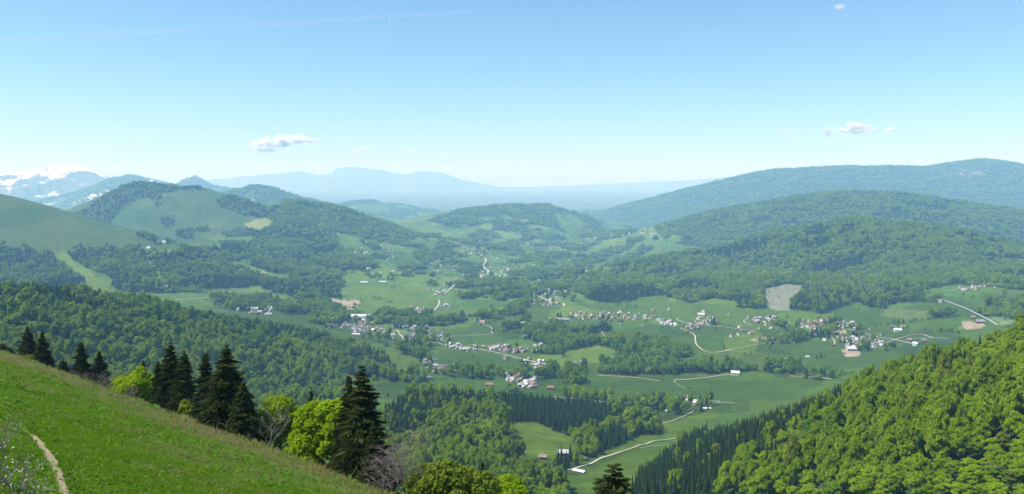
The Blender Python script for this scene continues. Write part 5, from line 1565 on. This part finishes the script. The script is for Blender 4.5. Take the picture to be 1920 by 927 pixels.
tdry = np.clip(sstep(.5, .75, q2)*.28+np.exp(-((s+2)/8.0)**2)*.5+.45*(q-.5), .02, .85)
u = RNG.random(len(gxx)); kindg = np.where(u < tdry, 1, np.where((u > .955-.12*sstep(.5, .62, fbm(gxx/5, gyy/5, 88, 3))), 2, 0))
gs = (.55+.65*RNG.random(len(gxx)))*(1+1.1*np.exp(-((s-1)/4.0)**2)*RNG.random(len(gxx))**2)*(0.75+.5*fbm(gxx/3, gyy/3, 44, 3))*np.clip(gr/70, .8, 1.7)
P3g = np.stack([gxx, gyy, gz-.02], 1); S3 = np.stack([gs*1.05, gs*1.05, gs], 1)
for k, (nm, pr, lb, ct) in enumerate((("meadow_grass", GR, "fresh green grass of the steep meadow in front", "grass"),
                                      ("dry_grass", DR, "straw-coloured dry grass along the crest and in patches of the meadow", "grass"),
                                      ("meadow_weeds", WD, "broad-leaved weeds growing in clumps in the near meadow", "weeds"))):
    m = kindg == k
    gn_scatter(nm, P3g[m], S3[m], RNG.random(m.sum())*6.28, RNG.integers(0, len(pr), m.sum()), pr, lb, ct, tilt=(RNG.random((m.sum(), 2))-.5)*.3)
print("GRASS", len(gxx))

# ------------------------------------------------------------------ haze
m, N, L = new_mat("haze_air")
o_ = N.new("ShaderNodeOutputMaterial"); pv = N.new("ShaderNodeVolumePrincipled")
pv.inputs["Color"].default_value = (*HAZE_COLOR, 1); pv.inputs["Density"].default_value = HAZE_DENSITY
pv.inputs["Anisotropy"].default_value = HAZE_ANISO; pv.inputs["Absorption Color"].default_value = (1, 1, 1, 1)
L.new(pv.outputs[0], o_.inputs["Volume"])
ztop = max(float(GZ.max())+25, CZ+30); zbot = float(GZ.min())-5
mb = MB(); mb.box(-47000, 47000, -47000, 47000, zbot, ztop)
hz = link(bpy.data.objects.new("haze", mb.mesh("haze", [m])))
tag(hz, "pale blue haze filling the valley air", "haze", None, "stuff")

# ------------------------------------------------------------------ clouds and vapour trails above the haze
def vapour_flakes_mat(name, alpha):
    m, N, L = new_mat(name)
    o_ = N.new("ShaderNodeOutputMaterial"); df = N.new("ShaderNodeBsdfDiffuse"); tr = N.new("ShaderNodeBsdfTranslucent"); tp_ = N.new("ShaderNodeBsdfTransparent")
    df.inputs[0].default_value = (.95, .95, .95, 1); tr.inputs[0].default_value = (.95, .95, .95, 1)
    a = N.new("ShaderNodeMixShader"); a.inputs[0].default_value = .6
    L.new(df.outputs[0], a.inputs[1]); L.new(tr.outputs[0], a.inputs[2])
    b = N.new("ShaderNodeMixShader"); b.inputs[0].default_value = alpha
    L.new(tp_.outputs[0], b.inputs[1]); L.new(a.outputs[0], b.inputs[2]); L.new(b.outputs[0], o_.inputs[0])
    return m
def cloud(lumps, d, dens, label, seed):
    """a heap of thin vapour shreds; lumps: (column,row,width px,height px)"""
    r = prng(900+seed)
    cxp = sum(l[0] for l in lumps)/len(lumps); cyp = sum(l[1] for l in lumps)/len(lumps)
    c0 = np.array(unp(cxp, cyp, d)); k = d/F
    P, Sz = [], []
    for px, py, w, h in lumps:
        c = np.array(unp(px, py, d))-c0
        for q in range(7):
            o = np.array([r.uniform(-.42, .42)*w, r.uniform(-.4, .4)*w, r.uniform(-.30, .34)*h])*k
            R = (.16+.20*r.random())*h*k
            n = 230
            g = r.normal(size=(n, 3))*np.array([R*1.5, R*1.5, R*.75])*.6
            g[:, 2] = np.maximum(g[:, 2], -.5*R)
            P.append(c+o+g); Sz.append(R*(.25+.5*r.random(n)))
    P = np.concatenate(P); Sz = np.concatenate(Sz)[:, None]
    nn = r.normal(size=P.shape); nn /= np.linalg.norm(nn, axis=1, keepdims=True)
    t = np.cross(nn, r.normal(size=P.shape)); t /= np.linalg.norm(t, axis=1, keepdims=True); b = np.cross(nn, t)
    K = 7; V = np.stack([P+(t*math.cos(2*math.pi*i/K)+b*math.sin(2*math.pi*i/K))*Sz*(.35+.5*r.random((len(P), 1))) for i in range(K)], 1).reshape(-1, 3)
    me = np_mesh("cloud", V, np.arange(len(P)*K).reshape(-1, K), [vapour_flakes_mat("cloud_vapour", dens)])
    o = link(bpy.data.objects.new("cloud", me)); o.location = c0
    tag(o, label, "cloud", "small fair-weather clouds")
CD = 49000.0
cloud([(488,276,34,22),(520,268,40,22),(545,262,44,20),(566,260,34,16),(592,264,34,8)], CD, .22, "largest white cloud, above the left hills", 1)
cloud([(1572,246,50,14),(1600,241,44,20),(1625,244,50,14),(1655,245,44,12)], CD, .22, "white cloud above the far right range", 2)
cloud([(1480,247,34,12)], CD, .09, "small faint cloud left of the white one above the right range", 3)
cloud([(1905,264,30,8),(1930,264,30,9)], CD, .22, "small white cloud cut by the right edge", 4)
cloud([(1745,275,34,8)], CD, .06, "faint cloud wisp between the white cloud and the right edge", 5)
cloud([(768,283,30,14)], CD, .09, "small cloud wisp right of the largest cloud", 6)
cloud([(838,299,40,12)], CD, .14, "faintest low cloud wisp over the pale far cliffs", 7)
cloud([(672,283,40,14)], CD, .14, "thin cloud wisp between the largest cloud and the small one", 8)
cloud([(20,296,70,16),(90,298,60,12)], CD, .14, "pale cloud bank over the snowy peaks", 9)
cloud([(262,267,30,8)], CD, .06, "tiny wisp above the rocky hill", 10)
cloud([(186,254,18,8)], CD, .06, "tiny puff high above the snowy peaks", 11)
cloud([(1574,15,8,12)], 18000.0, .05, "tiny white puff at the top of the sky", 12)
def trail(p0, p1, d0, d1, r0, r1, dens, label):
    a, b = Vector(unp(*p0, d0)), Vector(unp(*p1, d1))
    mb = MB()
    n = 24; pts = []; rs = []
    for i in range(n+1):
        t = i/n; pts.append(a.lerp(b, t)-a); rs.append((r0+(r1-r0)*t)*(.75+.5*rnd.random()))
    mb.tube(pts, rs, 8)
    k = len(mb.v); mb.f.append(tuple(range(7, -1, -1))); mb.f.append(tuple(range(k-8, k))); mb.m += [0, 0]
    me = mb.mesh("vapour_trail", [vapour_flakes_mat("trail_vapour", dens)])
    o = link(bpy.data.objects.new("vapour_trail", me)); o.location = a
    tag(o, label, "vapour trail")
trail((-60,80), (880,22), 56000, 56000, 150, 90, .075, "long faint vapour trail slanting across the upper left sky")
trail((731,32), (731,50), 56000, 56000, 30, 40, .45, "short upright white vapour trail below the long faint one")
trail((1130,10), (1270,7), 56000, 56000, 55, 45, .04, "short faint vapour trail at the top of the sky")
